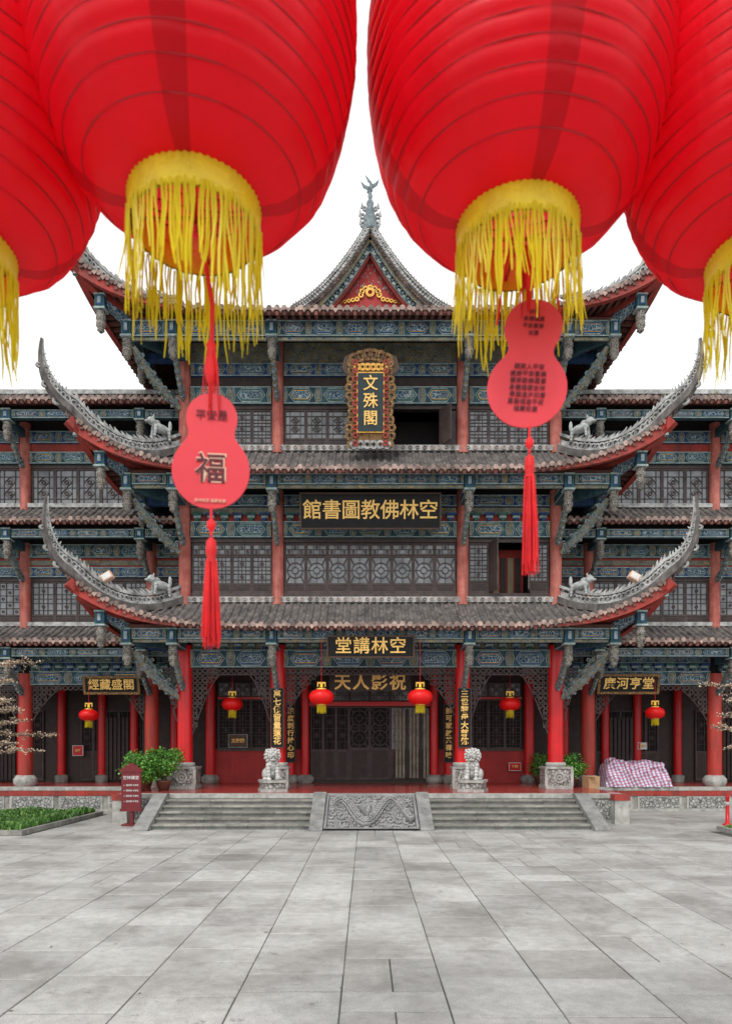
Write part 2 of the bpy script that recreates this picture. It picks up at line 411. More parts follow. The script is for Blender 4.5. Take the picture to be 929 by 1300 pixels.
def pendant(mb,x,y,zt,h=1.35):
    b=.15
    mb.box(x-b,x+b,y-b,y+b,zt-h*.34,zt,'green')
    mb.box(x-b-.02,x+b+.02,y-b-.02,y+b+.02,zt-.07,zt-.02,'mint')
    mb.box(x-b*.66,x+b*.66,y-b-.018,y-b-.002,zt-h*.30,zt-.1,'blue')
    mb.box(x-b*.35,x+b*.35,y-b-.03,y-b-.02,zt-h*.26,zt-.14,'mint')
    for q in (-1,1):
        xx=sorted((x+q*(b+.002),x+q*(b+.018))); mb.box(xx[0],xx[1],y-b*.66,y+b*.66,zt-h*.30,zt-.1,'blue')
    mb.box(x-b-.03,x+b+.03,y-b-.03,y+b+.03,zt-h*.38,zt-h*.34,'mint')
    z=zt-h*.38
    mb.lathe(x,y,[(.10,z),(.15,z-.05),(.12,z-.1),(.155,z-.16),(.155,z-.28),(.11,z-.33),(.15,z-.38),(.15,z-.5),(.09,z-.56),(.12,z-.62),(.04,z-.70),(.0,z-.72)],'carveL',12)
def brace(mb,p0,p1,w=.12,h=.2):
    p0=Vector(p0);p1=Vector(p1); pts=[]
    side=(p1-p0).cross(EZ).normalized()
    for i in range(9):
        s=i/8; q=p0.lerp(p1,s); q.z-=.14*sin(pi*s); pts.append(q)
    mb.loft(pts,[w]*9,[h*(.65+.45*sin(pi*i/8)) for i in range(9)],'fret2',side=side)
    for i in range(1,8):
        t=(pts[i+1]-pts[i-1]).normalized(); u=side.cross(t).normalized()
        if u.z<0:u=-u
        mb.ring(pts[i]+u*.02,t,u,.10,.055,w+.05,'stoneb',8)
        mb.ring(pts[i]+u*h*.68,t,u,.07,.03,w*.6,'mint' if i%2 else 'green',7)
        mb.ring(pts[i]-u*h*.6,t,u,.05,.02,w*.7,'stoneb',6)
# ------------------------------------------------------------------ windows
def leaf(mb,x0,x1,z0,z1,y,style,low=.26,glass='glass',X=None):
    fw=.055; W='wood2'
    B=lambda a,b,c,d,e,f,m: mb.box(a,b,c,d,e,f,m,X)
    B(x0+.004,x0+fw,y,y+.06,z0,z1,W); B(x1-fw,x1-.004,y,y+.06,z0,z1,W)
    B(x0+fw,x1-fw,y+.003,y+.057,z1-fw,z1,W); B(x0+fw,x1-fw,y+.003,y+.057,z0,z0+fw,W)
    zl=z0+(z1-z0)*low
    if low>0:
        B(x0+fw,x1-fw,y+.025,y+.05,z0+fw,zl,W); B(x0+fw,x1-fw,y+.003,y+.057,zl,zl+fw,W)
        B(x0+fw+.05,x1-fw-.05,y+.012,y+.024,z0+fw+.05,zl-.05,'wood')
        zl+=fw
    else: zl=z0+fw
    a,b,c,d=x0+fw,x1-fw,zl,z1-fw
    B(a,b,y+.05,y+.056,c,d,glass)
    w=b-a;h=d-c;t=.02
    def vb(x,s=c,e=d): B(x-t/2,x+t/2,y+.015,y+.045,s,e,W)
    def hb(z,s=a,e=b): B(s,e,y+.018,y+.042,z-t/2,z+t/2,W)
    xc=(a+b)/2
    if style==0:
        n=max(1,int(round(h/w))); ch=h/n
        for i in range(n):
            zc=c+(i+.5)*ch; r=min(w,ch)*.42
            mb.ring((xc,y+.03,zc),EX,EZ,r+.016,r-.018,.03,W,14)
            mb.ring((xc,y+.03,zc),EX,EZ,r*.45+.01,r*.45-.016,.03,W,8)
            for an in (0,pi/2,pi,1.5*pi):
                p=Vector((xc+cos(an)*r*.45,y+.03,zc+sin(an)*r*.45)); q=Vector((xc+cos(an)*w*.5,y+.03,zc+sin(an)*ch*.5))
                mb.loft([p,q],[.025]*2,[t]*2,W,side=EY)
            for sx in(-1,1):
                for sz in(-1,1):
                    p=Vector((xc+sx*r*.7,y+.03,zc+sz*r*.7)); q=Vector((xc+sx*w*.5,y+.03,zc+sz*ch*.5))
                    mb.loft([p,q],[.025]*2,[t*2.4]*2,W,side=EY)
            hb(c+i*ch)
    elif style==1:
        n=max(1,int(round(h/w*1.3))); ch=h/n
        for i in range(n):
            z=c+i*ch; hb(z)
            mx,mz=w*.28,ch*.28
            vb(a+mx,z,z+ch); vb(b-mx,z,z+ch); hb(z+mz); hb(z+ch-mz)
            mb.ring((xc,y+.03,z+ch/2),EX,EZ,.07,.035,.025,W,8)
        vb(xc,c,d)
    elif style==2:
        nx=3; nz=max(2,int(round(h/w*3)))
        for i in range(1,nx): vb(a+w*i/nx)
        for j in range(1,nz): hb(c+h*j/nz)
        for i in range(nx):
            for j in range(nz):
                if (i+j)%2==0: mb.ring((a+w*(i+.5)/nx,y+.03,c+h*(j+.5)/nz),EX,EZ,.06,.025,.02,W,6)
    else:
        vb(a+w*.22); vb(b-w*.22); 
        for z in (.18,.5,.82): hb(c+h*z)
        for z in (.34,.66):
            zc=c+h*z; r=min(w*.27,h*.15)
            mb.ring((xc,y+.03,zc),EX,EZ,r+.012,r-.012,.03,W,4)
            mb.ring((xc,y+.03,zc),EX,EZ,r*.5,r*.2,.03,W,8)
def leaves(mb,x0,x1,z0,z1,y,n,style,low=.26,skip=(),glass='glass'):
    w=(x1-x0)/n
    for i in range(n):
        if i in skip: continue
        leaf(mb,x0+i*w,x0+(i+1)*w,z0,z1,y+U(0,.012),style,low,glass)
def tracery(mb,xc,ztop,y,sgn,w=.95,h=1.9,thick=.05,mt='wood2'):
    r=.10
    nx=int(w/(r*1.75)); nz=int(h/(r*1.75))
    for i in range(nx):
        for j in range(nz):
            fx=(i+.5)/nx; fz=(j+.5)/nz
            lim=(1-fx)**1.5+.12
            if fz<lim:
                c=(xc+sgn*(i+.5)*r*1.75,y+thick/2,ztop-(j+.5)*r*1.75)
                mb.ring(c,EX,EZ,r*U(.85,1.08),r*.52,thick,mt,8)
                if (i+j)%2==0: mb.ring((c[0]+r*.4*sgn,c[1],c[2]-r*.8),EX,EZ,r*.6,r*.3,thick*.8,mt,6)
    pts=[Vector((xc+sgn*w*f,y+thick/2,ztop-h*((1-f)**1.5+.10))) for f in [k/8 for k in range(9)]]
    mb.loft(pts,[thick]*9,[.035]*9,mt,side=EY)
# ------------------------------------------------------------------ main hall
hall=empty('temple_main_hall',(BX,0,0))
WX=6.48; IX=3.23; BD=10.0
CX=[-WX,-IX,IX,WX]
PZ=.89
def sideT(kind):
    if kind=='front': return Matrix(((1,0,0,0),(0,-1,0,0),(0,0,1,0),(0,0,0,1)))
    if kind=='back': return Matrix(((1,0,0,0),(0,1,0,BD),(0,0,1,0),(0,0,0,1)))
    if kind=='left': return Matrix(((0,-1,0,-WX),(1,0,0,BD/2),(0,0,1,0),(0,0,0,1)))
    if kind=='right': return Matrix(((0,1,0,WX),(1,0,0,BD/2),(0,0,1,0),(0,0,0,1)))
roofs=[dict(zt=7.42,ze=6.24,L=1.42,tip=(.46,2.15),ctrl=(.66,.50),hh=.42),
       dict(zt=12.70,ze=11.24,L=1.42,tip=(.56,1.85),ctrl=(.72,.45),hh=.42),
       dict(zt=17.5,ze=16.3,L=1.35,tip=(-.02,1.45),ctrl=(.35,.5),hh=.42)]
for ri,r in enumerate(roofs):
    mb=MB()
    for kind,W in (('front',WX),('left',BD/2),('right',BD/2),('back',WX)):
        S=Skirt(W,r['zt'],r['zt']-r['ze'],2.2,2.85,r['L'])
        build_skirt(mb,sideT(kind),S)
    S=Skirt(WX,r['zt'],r['zt']-r['ze'],2.2,2.85,r['L'])
    for sx in (-1,1):
        for sy,cy in ((-1,0),(1,BD)):
            horn(mb,S,sx*WX,cy,sx,sy,r['tip'],r['ctrl'],r['hh'])
    if ri<2:
        mb.box(-WX-.12,WX+.12,-.16,.0,r['zt']-.03,r['zt']+.16,'orn')
        for i in range(52):
            mb.ring((-WX+.12+i*.25,-.17,r['zt']+.065),EX,EZ,.07,.035,.03,'tileend',8)
    mb.obj('eave_roof',hall)
mb=MB()
zt=17.5; rz=20.0
a=[(-WX,0,zt),(WX,0,zt),(WX,BD,zt),(-WX,BD,zt)]; rg=[(-3.6,BD/2,rz),(3.6,BD/2,rz)]
def corr(mb,A,B,C,D,pitch=.25):
    A,B,C,D=map(Vector,(A,B,C,D)); n=int((B-A).length/pitch); nrm=(B-A).cross(D-A).normalized()
    if nrm.z<0:nrm=-nrm
    bot=[];top=[]
    for i in range(n+1):
        for f,h in ((0,0),(.3,0),(.42,.07),(.6,.07),(.72,0)):
            s=min(1,(i+f)/n); bot.append(A.lerp(B,s)+nrm*h); top.append(D.lerp(C,s)+nrm*h)
    w=len(bot); mb.add(bot+top,[(i,i+1,w+i+1,w+i) for i in range(w-1)],'tile')
corr(mb,a[0],a[1],rg[1],rg[0]); corr(mb,a[2],a[3],rg[0],rg[1]); corr(mb,a[1],a[2],rg[1],rg[1]); corr(mb,a[3],a[0],rg[0],rg[0])
mb.box(-3.8,3.8,BD/2-.15,BD/2+.15,rz-.05,rz+.55,'orn')
for p,q in ((a[0],rg[0]),(a[1],rg[1]),(a[2],rg[1]),(a[3],rg[0])):
    mb.loft([Vector(p)+EZ*.12,Vector(q)+EZ*.15],[.24]*2,[.35]*2,'orn')
mb.obj('upper_roof',hall)
# front gable dormer
mb=MB()
gy=1.35; gw=2.75; gz=17.80; gh=3.1
def rk(f,off=0):
    return gw*(1-f), gz+gh*(.46*f+.54*f*f)+off
ks=[i/14 for i in range(15)]
for sg in (-1,1):
    vs=[];fs=[]
    rows=int(3.6/.25)
    for f in ks:
        x,z=rk(f)
        for j in range(rows+1):
            for q,h in ((0,0),(.3,0),(.42,.07),(.6,.07),(.72,0)):
                vs.append((sg*x,gy-.55+(j+q)*.25,z+.1+h))
    w=(rows+1)*5
    for i in range(14):
        for j in range(w-1): fs.append((i*w+j,i*w+j+1,(i+1)*w+j+1,(i+1)*w+j))
    mb.add(vs,fs,'tile')
    def path(off,y): return [Vector((sg*rk(f)[0],y,rk(f)[1]+off)) for f in ks]
    mb.loft(path(.22,gy-.62),[.34]*15,[.20]*15,'orn',side=EY)
    mb.loft(path(.40,gy-.62),[.2]*15,[.12]*15,'tile',side=EY)
    mb.loft(path(.05,gy-.60),[.12]*15,[.12]*15,'tileend',side=EY)
    mb.loft(path(-.10,gy-.50),[.12]*15,[.16]*15,'fret2',side=EY)
    mb.loft(path(-.30,gy-.40),[.12]*15,[.24]*15,'orn',side=EY)
    mb.loft(path(-.50,gy-.28),[.12]*15,[.16]*15,'fascia',side=EY)
    for f in [k/30 for k in range(30)]:
        x,z=rk(f)
        mb.ring((sg*x,gy-.80,z+.22),EX,EZ,.10,.045,.05,'orn',8)
        mb.ring((sg*x,gy-.62,z+.05),EX,EZ,.07,.03,.16,'tileend',7)
        mb.ring((sg*x,gy-.47,z-.30),EX,EZ,.11,.05,.06,'teal' if int(f*30)%2 else 'mint',7)
        mb.plate([(sg*x-.05,z+.46),(sg*x+.05,z+.46),(sg*x+.02*sg,z+.62)],gy-.65,.06,'orn')
mb.plate([(-gw,gz-.6),(gw,gz-.6)]+[(rk(f)[0],rk(f)[1]-.3) for f in ks]+[(-rk(f)[0],rk(f)[1]-.3) for f in reversed(ks)],gy-.12,.1,'redwall')
for i in range(7):
    an=pi*i/6; mb.ring((.24*cos(an)*(1.4),gy-.16,gz+1.15+.28*sin(an)),EX,EZ,.10,.045,.05,'gold',10)
mb.ring((0,gy-.16,gz+1.25),EX,EZ,.17,.08,.07,'gold',14)
for sg in (-1,1):
    for k in range(5): mb.ring((sg*(.48+.15*k),gy-.16,gz+1.0-.03*k),EX,EZ,.09-.008*k,.04,.05,'gold',8)
for i in range(130):
    x=U(-1.0,1.0); z=gz+1.2+U(0,1.3)*(1-abs(x)/1.3)
    mb.box(x-.012,x+.012,gy-.135,gy-.121,z,z+U(.03,.09),'mint')
az=rk(1)[1]
mb.box(-.14,.14,gy-.6,gy+3,az+.15,az+.5,'orn')
yc=gy-.6; F=.90
fin=MB()
fin.lathe(0,0,[(.3,.05),(.34,.25),(.2,.4),(.27,.55),(.17,.75),(.21,.9),(.12,1.05),(.16,1.2),(.07,1.35),(.10,1.5),(.03,1.7),(0,1.72)],'stoneb',10)
for sg in (-1,1):
    for k,(dx,dz,rr) in enumerate([(.28,.35,.13),(.30,.68,.11),(.22,.98,.09)]):
        fin.ring((sg*dx,0,dz),EX,EZ,rr,rr*.5,.1,'orn',10)
        fin.plate([(sg*(dx+.02),dz+.05),(sg*(dx+.16),dz+.02),(sg*(dx+.12),dz+.3)],0,.06,'orn')
fin.loft([Vector((-.1,0,1.62)),Vector((0,0,1.75)),Vector((.05,0,1.9)),Vector((-.02,0,2.08)),Vector((-.12,0,2.1))],[.06,.14,.1,.06,.02],[.08,.2,.14,.08,.03],'stoneb',side=EY)
fin.plate([(.03,1.75),(.30,1.95),(.36,2.18),(.22,2.02),(.08,1.95)],-.02,.05,'stoneb')
fin.plate([(-.03,1.75),(-.28,1.88),(-.38,2.12),(-.22,1.98),(-.08,1.92)],.03,.05,'stoneb')
fin.plate([(-.02,2.05),(-.14,2.2),(-.2,2.36),(-.06,2.2),(.02,2.1)],0,.04,'stoneb')
o=fin.obj('phoenix_finial',hall,(0,yc,az)); o.scale=(F,F,F)
mb.obj('front_gable',hall)

mb=MB()
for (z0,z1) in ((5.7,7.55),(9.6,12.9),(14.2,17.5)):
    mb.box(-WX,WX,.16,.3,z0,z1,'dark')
for sx in (-1,1):
    xx=sorted((sx*WX,sx*(WX-.15)))
    mb.box(xx[0],xx[1],.3,BD,5.7,17.4,'wood')
mb.box(-WX,WX,BD-.2,BD,PZ,17.4,'wood')
for z in (6.9,12.1,17.1): mb.box(-WX+.16,WX-.16,.31,BD-.21,z,z+.12,'deck')
for x in CX:
    mb.tube([Vector((x,0,PZ+.3)),Vector((x,0,5.9))],[.27,.26],'colred',24)
    mb.lathe(x,0,[(.0,PZ+.92),(.33,PZ+.92),(.36,PZ+.84),(.33,PZ+.78)],'stonel',24)
    b=.44 if abs(x)>5 else .36
    mb.box(x-b,x+b,-b,b,PZ,PZ+.78,'carve')
    mb.box(x-b-.03,x+b+.03,-b-.03,b+.03,PZ+.001,PZ+.12,'stonel'); mb.box(x-b-.03,x+b+.03,-b-.03,b+.03,PZ+.70,PZ+.775,'stonel')
    for q in (-1,1): mb.box(x+q*b-.05,x+q*b+.05,-b-.022,-b+.03,PZ+.12,PZ+.70,'stonel')
    mb.ring((x,-b-.01,PZ+.41),EX,EZ,.2,.13,.05,'stonel',16); mb.ring((x,-b-.01,PZ+.41),EX,EZ,.1,.04,.05,'stonel',10)
    for (z0,z1) in ((7.3,11.3),(12.6,16.8)):
        mb.tube([Vector((x,.0,z0)),Vector((x,.0,z1))],[.21,.20],'colold',18)
BY=[(-WX+.22,-IX-.22),(-IX+.22,IX-.22),(IX+.22,WX-.22)]
def bracket_row(mb,x0,x1,z,y,n):
    for i in range(n):
        x=x0+(i+.5)*(x1-x0)/n
        k='blue' if i%2 else 'green'
        mb.box(x-.07,x+.07,y-.14,y+.05,z,z+.10,k); mb.box(x-.12,x+.12,y-.10,y+.05,z+.102,z+.19,'mint'); mb.box(x-.17,x+.17,y-.17,y+.05,z+.192,z+.27,k)
for bi,(x0,x1) in enumerate(BY):
    painted_beam(mb,x0,x1,5.12,5.74,-.12,.26,1.6)
    mb.box(x0,x1,.0,.12,5.74,6.0,'fret2')
    bracket_row(mb,x0,x1,5.745,-.02,int((x1-x0)/.42))
    painted_beam(mb,x0,x1,6.03,6.35,-.08,.2,1.2,'blue','green')
    painted_beam(mb,x0,x1,9.66,10.22,-.10,.22,1.3,'teal','green')
    mb.box(x0,x1,.02,.12,10.22,10.5,'fascia')
    mb.box(x0,x1,-.02,.10,10.5,10.72,'fret2')
    bracket_row(mb,x0,x1,10.225,-.02,int((x1-x0)/.42))
    painted_beam(mb,x0,x1,10.75,11.15,-.08,.2,1.2,'blue','teal')
    painted_beam(mb,x0,x1,14.32,14.92,-.10,.22,1.3,'teal','green')
    mb.box(x0,x1,.02,.12,14.92,15.3,'wood')
    painted_beam(mb,x0,x1,15.3,15.75,-.08,.2,1.3,'blue','teal')
    mb.box(x0,x1,.0,.1,15.75,16.5,'fret2')
mb.obj('storey_frames',hall)
mb=MB()
py=-1.5; cxp=WX+1.5
for ri,r in enumerate(roofs):
    S=Skirt(WX,r['zt'],r['zt']-r['ze'],2.2,2.85,r['L'])
    zr=r['zt']-S.drop*cc(1.5/2.2)-.24
    h=.36 if ri<2 else .52
    xs=[-cxp,-WX,-IX,IX,WX,cxp]
    for i in range(5):
        painted_beam(mb,xs[i]+.19,xs[i+1]-.19,zr-h,zr,py-.1,.2,1.1,'teal','blue')
    mb.box(-cxp,cxp,py-.06,py+.08,zr+.002,zr+.12,'rafter')
    for i in range(5):
        mb.box(xs[i]+.19,xs[i+1]-.19,py-.03,py+.03,zr-h-.1,zr-h-.003,'fret2')
    for sx in (-1,1):
        xx=sorted((sx*cxp-.1,sx*cxp+.1))
        mb.box(xx[0],xx[1],py+.19,BD+1.5,zr-h,zr,'fret')
    zb=zr+.02
    for x in xs:
        pendant(mb,x,py,zb,1.5)
    for x in CX:
        mb.box(x-.1,x+.1,py+.18,-.15,zr-.55,zr-.2,'teal'); mb.box(x-.11,x+.11,py+.18,-.15,zr-.26,zr-.205,'mint'); mb.box(x-.11,x+.11,py+.18,-.15,zr-.545,zr-.49,'mint')
        brace(mb,(x,-.2,zr-1.9),(x,py+.12,zr-.75))
    for sx in (-1,1):
        for (p,q) in (((sx*(WX+.15),-.15),(sx*(cxp-.14),py+.14)),):
            mb.loft([Vector((p[0],p[1],zr-.36)),Vector((q[0],q[1],zr-.36))],[.2]*2,[.34]*2,'teal')
            brace(mb,(p[0],p[1],zr-2.2),(q[0],q[1],zr-.75),.13,.22)
        pendant(mb,sx*cxp,0,zb,1.5)
        pendant(mb,sx*(cxp+.62),py-.62+.0,zb+.45,1.35)
        mb.loft([Vector((sx*cxp,py,zr+.0)),Vector((sx*(cxp+.62),py-.62,zr+.42))],[.18]*2,[.3]*2,'fret')
        mb.box(*(sorted((sx*(WX+.2),sx*(cxp-.17)))),-.09,.09,zr-.5,zr-.2,'blue')
        brace(mb,(sx*(WX+.2),0,zr-2.0),(sx*(cxp-.1),0,zr-.7))
        cx_,cy_=sx*(WX+2.7),-2.7; zc_=S.P(WX+2.7,1).z-.35
        mb.cyl(cx_,cy_,zc_-.1,zc_+.2,.006,.006,'wood',5); mb.lathe(cx_,cy_,[(.02,zc_),(.05,zc_-.03),(.06,zc_-.12),(.08,zc_-.17)],'mint',10)
mb.obj('eave_brackets',hall)
mb=MB()
mb.box(-WX,WX,.14,.155,9.55,9.66,'wood')
for bi,(x0,x1) in enumerate(BY):
    mb.box(x0,x1,.02,.12,7.45,7.74,'wood2'); mb.box(x0,x1,.02,.12,9.52,9.655,'wood2')
leaves(mb,BY[1][0],BY[1][1],7.75,9.06,.05,8,0,.22)
leaves(mb,BY[1][0],BY[1][1],9.07,9.5,.05,8,2,0)
leaves(mb,BY[0][0],BY[0][1],7.75,9.06,.05,4,1,.22); leaves(mb,BY[0][0],BY[0][1],9.07,9.5,.05,4,2,0)
leaves(mb,BY[2][0],BY[2][1],7.75,9.5,.05,4,1,.22,skip=(1,2))
mb.box(BY[2][0]+.72,BY[2][0]+2.1,.9,.95,7.7,9.5,'redwall')
for i in range(5): mb.box(BY[2][0]+.75+i*.26,BY[2][0]+.95+i*.26,.85,.88,7.8,9.2,'yellowwin' if i%2 else 'wood')
for xx,an in ((BY[2][0]+.70,radians(-75)),(BY[2][0]+2.1,radians(-105))):
    X=Matrix.Translation((xx,.05,0))@Matrix.Rotation(an,4,'Z')
    mb.box(0,.66,0,.05,7.75,9.5,'wood2',X)
for (x0,x1) in BY:
    mb.box(x0,x1,.02,.12,12.55,12.86,'wood2'); mb.box(x0,x1,.02,.12,14.2,14.315,'wood2')
leaves(mb,BY[0][0],BY[0][1],12.87,14.19,.05,4,1,.0); leaves(mb,BY[2][0],BY[2][1],12.87,14.19,.05,4,1,.0)
leaves(mb,BY[1][0],BY[1][1],12.87,14.19,.05,8,3,.2,skip=(5,6,7,4))
w=(BY[1][1]-BY[1][0])/8; xo=BY[1][0]
leaf(mb,xo+4*w+.1,xo+5*w+.0,12.87,14.19,.02,3,0,'white')
X=Matrix.Translation((xo+7.2*w,.05,0))@Matrix.Rotation(radians(-60),4,'Z'); mb.box(0,.66,0,.05,12.9,14.15,'wood2',X)
mb.box(xo+7.3*w,xo+8*w,.06,.11,12.9,14.15,'wood2')
mb.obj('lattice_windows',hall)
mb=MB()
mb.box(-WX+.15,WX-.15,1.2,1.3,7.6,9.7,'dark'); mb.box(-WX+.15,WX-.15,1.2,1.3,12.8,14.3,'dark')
gyw=4.0
mb.box(-WX,-2.75,gyw,gyw+.2,PZ,2.25,'redwall'); mb.box(2.75,WX,gyw,gyw+.2,PZ,2.25,'redwall')
mb.box(-WX,WX,gyw+.15,gyw+.3,2.25,6.1,'wood'); mb.box(-2.75,2.75,gyw+.12,gyw+.2,PZ,4.3,'dark')
mb.box(-WX,WX,.35,gyw+.1,5.95,6.05,'wood')
for sx in (-1,1):
    xx=sorted((sx*(WX-.0),sx*(WX+.12)))
    mb.box(xx[0],xx[1],gyw-.0,BD,PZ,5.7,'redwall')
    for x in (WX,IX,2.62):
        r_=.2 if x>3 else .17
        mb.cyl(sx*x,gyw-.1,PZ+.25,5.9,r_,r_,'colred',16)
        mb.lathe(sx*x,gyw-.1,[(.3,PZ),(.36,PZ+.1),(.36,PZ+.22),(.24,PZ+.34),(.0,PZ+.34)],'stone',16)
    a0,a1=sorted((sx*3.5,sx*6.2))
    leaves(mb,a0,a1,2.28,4.3,gyw+.02,4,1,.0,glass='dark'); mb.box(a0,a1,gyw-.06,gyw+.14,2.19,2.275,'wood2'); 
    leaves(mb,a0,a1,4.4,5.0,gyw+.02,4,2,0); mb.box(a0,a1,gyw-.02,gyw+.1,4.31,4.39,'colred')
    tracery(mb,sx*(WX-.27),5.1,-.03,-sx,1.0,2.1); tracery(mb,sx*(IX+.27),5.1,-.03,sx,.8,1.7)
    tracery(mb,sx*(IX-.27),5.1,-.03,-sx,1.3,1.5)
    tracery(mb,sx*(WX+.27),5.1,-.03,sx,.7,1.7)
for (x0,x1) in BY:
    n=int((x1-x0)/.2)
    for i in range(n):
        mb.ring((x0+(i+.5)*.2,0,5.0),EX,EZ,.1,.06,.05,'wood2',8)
    mb.box(x0,x1,-.03,.03,4.86,4.9,'wood2')
leaves(mb,-2.42,-.85,PZ+.12,4.0,gyw-.02,3,3,.4,glass='dark'); leaves(mb,.85,2.42,PZ+.12,4.0,gyw-.02,3,3,.4,glass='glass')
leaves(mb,-.85,.85,PZ+.12,4.0,gyw-.02,2,0,.42,glass='dark')
mb.box(-2.5,2.5,gyw-.1,gyw+.1,4.02,4.2,'colred'); leaves(mb,-2.45,2.45,4.22,4.7,gyw-.02,6,2,0)
mb.box(-2.5,2.5,gyw-.2,gyw+.05,PZ,PZ+.11,'wood')
for i in range(10):
    xx=1.05+i*.14; yy=-.02*(i%3); mb.box(xx,xx+.10,gyw-.12+yy,gyw-.10+yy,PZ+.2,3.9,'curtain' if i not in (3,7) else 'wood')
for sx in (-1,1):
    X=Matrix.Translation((sx*8.3,-2.35,7.72))@Matrix.Rotation(radians(30)*sx,4,'Y')
    mb.box(-.16,.16,-.12,.12,-.11,.11,'tagpale',X); mb.box(-.13,.13,-.135,-.121,-.08,.08,'white',X)
mb.obj('ground_floor_walls',hall)
# ------------------------------------------------------------------ plaques
def board(name,x,y,z,w,h,txt,size,tilt=0,frame='gold',base='black',vertical=False,lsp=1.0,sp=1.0,fw=.05,parent=hall,off=.006):
    mb=MB()
    mb.box(-w/2,w/2,0,.06,-h/2,h/2,base)
    f=fw
    mb.box(-w/2-f,w/2+f,-.02,.07,h/2,h/2+f,frame); mb.box(-w/2-f,w/2+f,-.02,.07,-h/2-f,-h/2,frame)
    mb.box(-w/2-f,-w/2,-.02,.07,-h/2+.001,h/2-.001,frame); mb.box(w/2,w/2+f,-.02,.07,-h/2+.001,h/2-.001,frame)
    o=mb.obj(name,parent,(x,y,z),(tilt,0,0))
    t=text(txt,(0,-.015,0),size,'goldtxt',o,vertical=vertical,lsp=lsp,off=off)
    t.data.space_character=sp
    return o
board('library_name_plaque',.0,-.95,10.28,4.65,1.08,'館書圖教佛林空',.66,radians(12),'woodf',sp=.97)
board('hall_name_plaque',.0,-1.75,5.60,2.75,.62,'堂講林空',.56,radians(12),'woodf',sp=1.1)
o=board('carved_gilt_board',0,1.2,4.70,2.9,.5,'天人影祝',.62,radians(6),'wood','wood',sp=1.18,off=.014)
mb=MB()
mb.box(-.62,.62,.0,.12,-1.35,1.15,'fretg')
for zz in [(-1.35+i*.25) for i in range(11)]:
    for sg in(-1,1):
        mb.ring((sg*(.66+.05*sin(zz*5)),.04,zz),EX,EZ,.15,.06,.12,'fretg',9); mb.ring((sg*(.5),-.03,zz),EX,EZ,.10,.05,.05,'fascia',8)
for xx in [(-.55+i*.22) for i in range(6)]:
    mb.ring((xx,.04,-1.38),EX,EZ,.15,.07,.12,'orn',9); mb.ring((xx,.04,1.22+.18*cos(xx*2.4)),EX,EZ,.19,.09,.14,'fretg',9)
    mb.ring((xx*.8,.02,1.02),EX,EZ,.12,.05,.12,'gold',9)
mb.plate([(-.95,1.0),(-.75,.75),(-.55,1.0),(-.2,1.15),(.2,1.15),(.55,1.0),(.75,.75),(.95,1.0),(.85,1.35),(.45,1.5),(0,1.62),(-.45,1.5),(-.85,1.35)],.02,.08,'woodf')
mb.box(-.46,.46,-.05,-.001,-1.02,.86,'gold'); mb.box(-.42,.42,-.07,-.051,-.98,.82,'tealp')
o=mb.obj('pavilion_name_plaque',hall,(0,-1.25,13.85),(radians(10),0,0))
text('文殊閣',(0,-.08,-.06),.50,'goldtxt',o,vertical=True,lsp=1.08,off=.004)
board('couplet_board',-IX+.02,-.33,3.35,.40,2.0,'萬七佛留量蓮花',.27,0,'woodf',vertical=True,lsp=1.0,fw=.03)
board('couplet_board',IX+.02,-.33,3.35,.40,2.0,'三世黎母大慈航',.27,0,'woodf',vertical=True,lsp=1.0,fw=.03)
board('couplet_board',-IX+.05,gyw-.36,2.9,.34,2.3,'能度刺行持心印',.27,0,'woodf',vertical=True,lsp=1.1,fw=.02)
board('couplet_board',IX-.05,gyw-.36,2.9,.34,2.3,'前可家啟茶禪味',.27,0,'woodf',vertical=True,lsp=1.1,fw=.02)
board('notice_panel',-5.35,gyw-.12,2.6,.75,.5,'文殊院',.18,0,'mint','woodf',fw=.02)
board('notice_panel',5.9,gyw-.12,1.55,.45,.3,'消防',.12,0,'white','colred',fw=.02)
# ------------------------------------------------------------------ remesh creature helpers
def blob(name,parts,parent,loc,rot=(0,0,0),sc=1,vox=.02,mt='stonec'):
    bm=bmesh.new()
    for p in parts:
        c,r=p[0],p[1]
        X=Matrix.Translation(c)@Matrix.Diagonal((r[0],r[1],r[2],1))
        bmesh.ops.create_icosphere(bm,subdivisions=3 if max(r)>.08 else 2,radius=1,matrix=X)
    me=bpy.data.meshes.new(name); bm.to_mesh(me); bm.free(); me.materials.append(M[mt])
    o=bpy.data.objects.new(name,me); scene.collection.objects.link(o); o.parent=parent; o.location=loc; o.rotation_euler=rot; o.scale=(sc,)*3
    rm=o.modifiers.new('r','REMESH'); rm.mode='VOXEL'; rm.voxel_size=vox; rm.use_smooth_shade=True
    return o
def chain(a,b,r0,r1,n=5):
    a=Vector(a);b=Vector(b); return [(tuple(a.lerp(b,i/(n-1))),((r0+(r1-r0)*i/(n-1)),)*3) for i in range(n)]
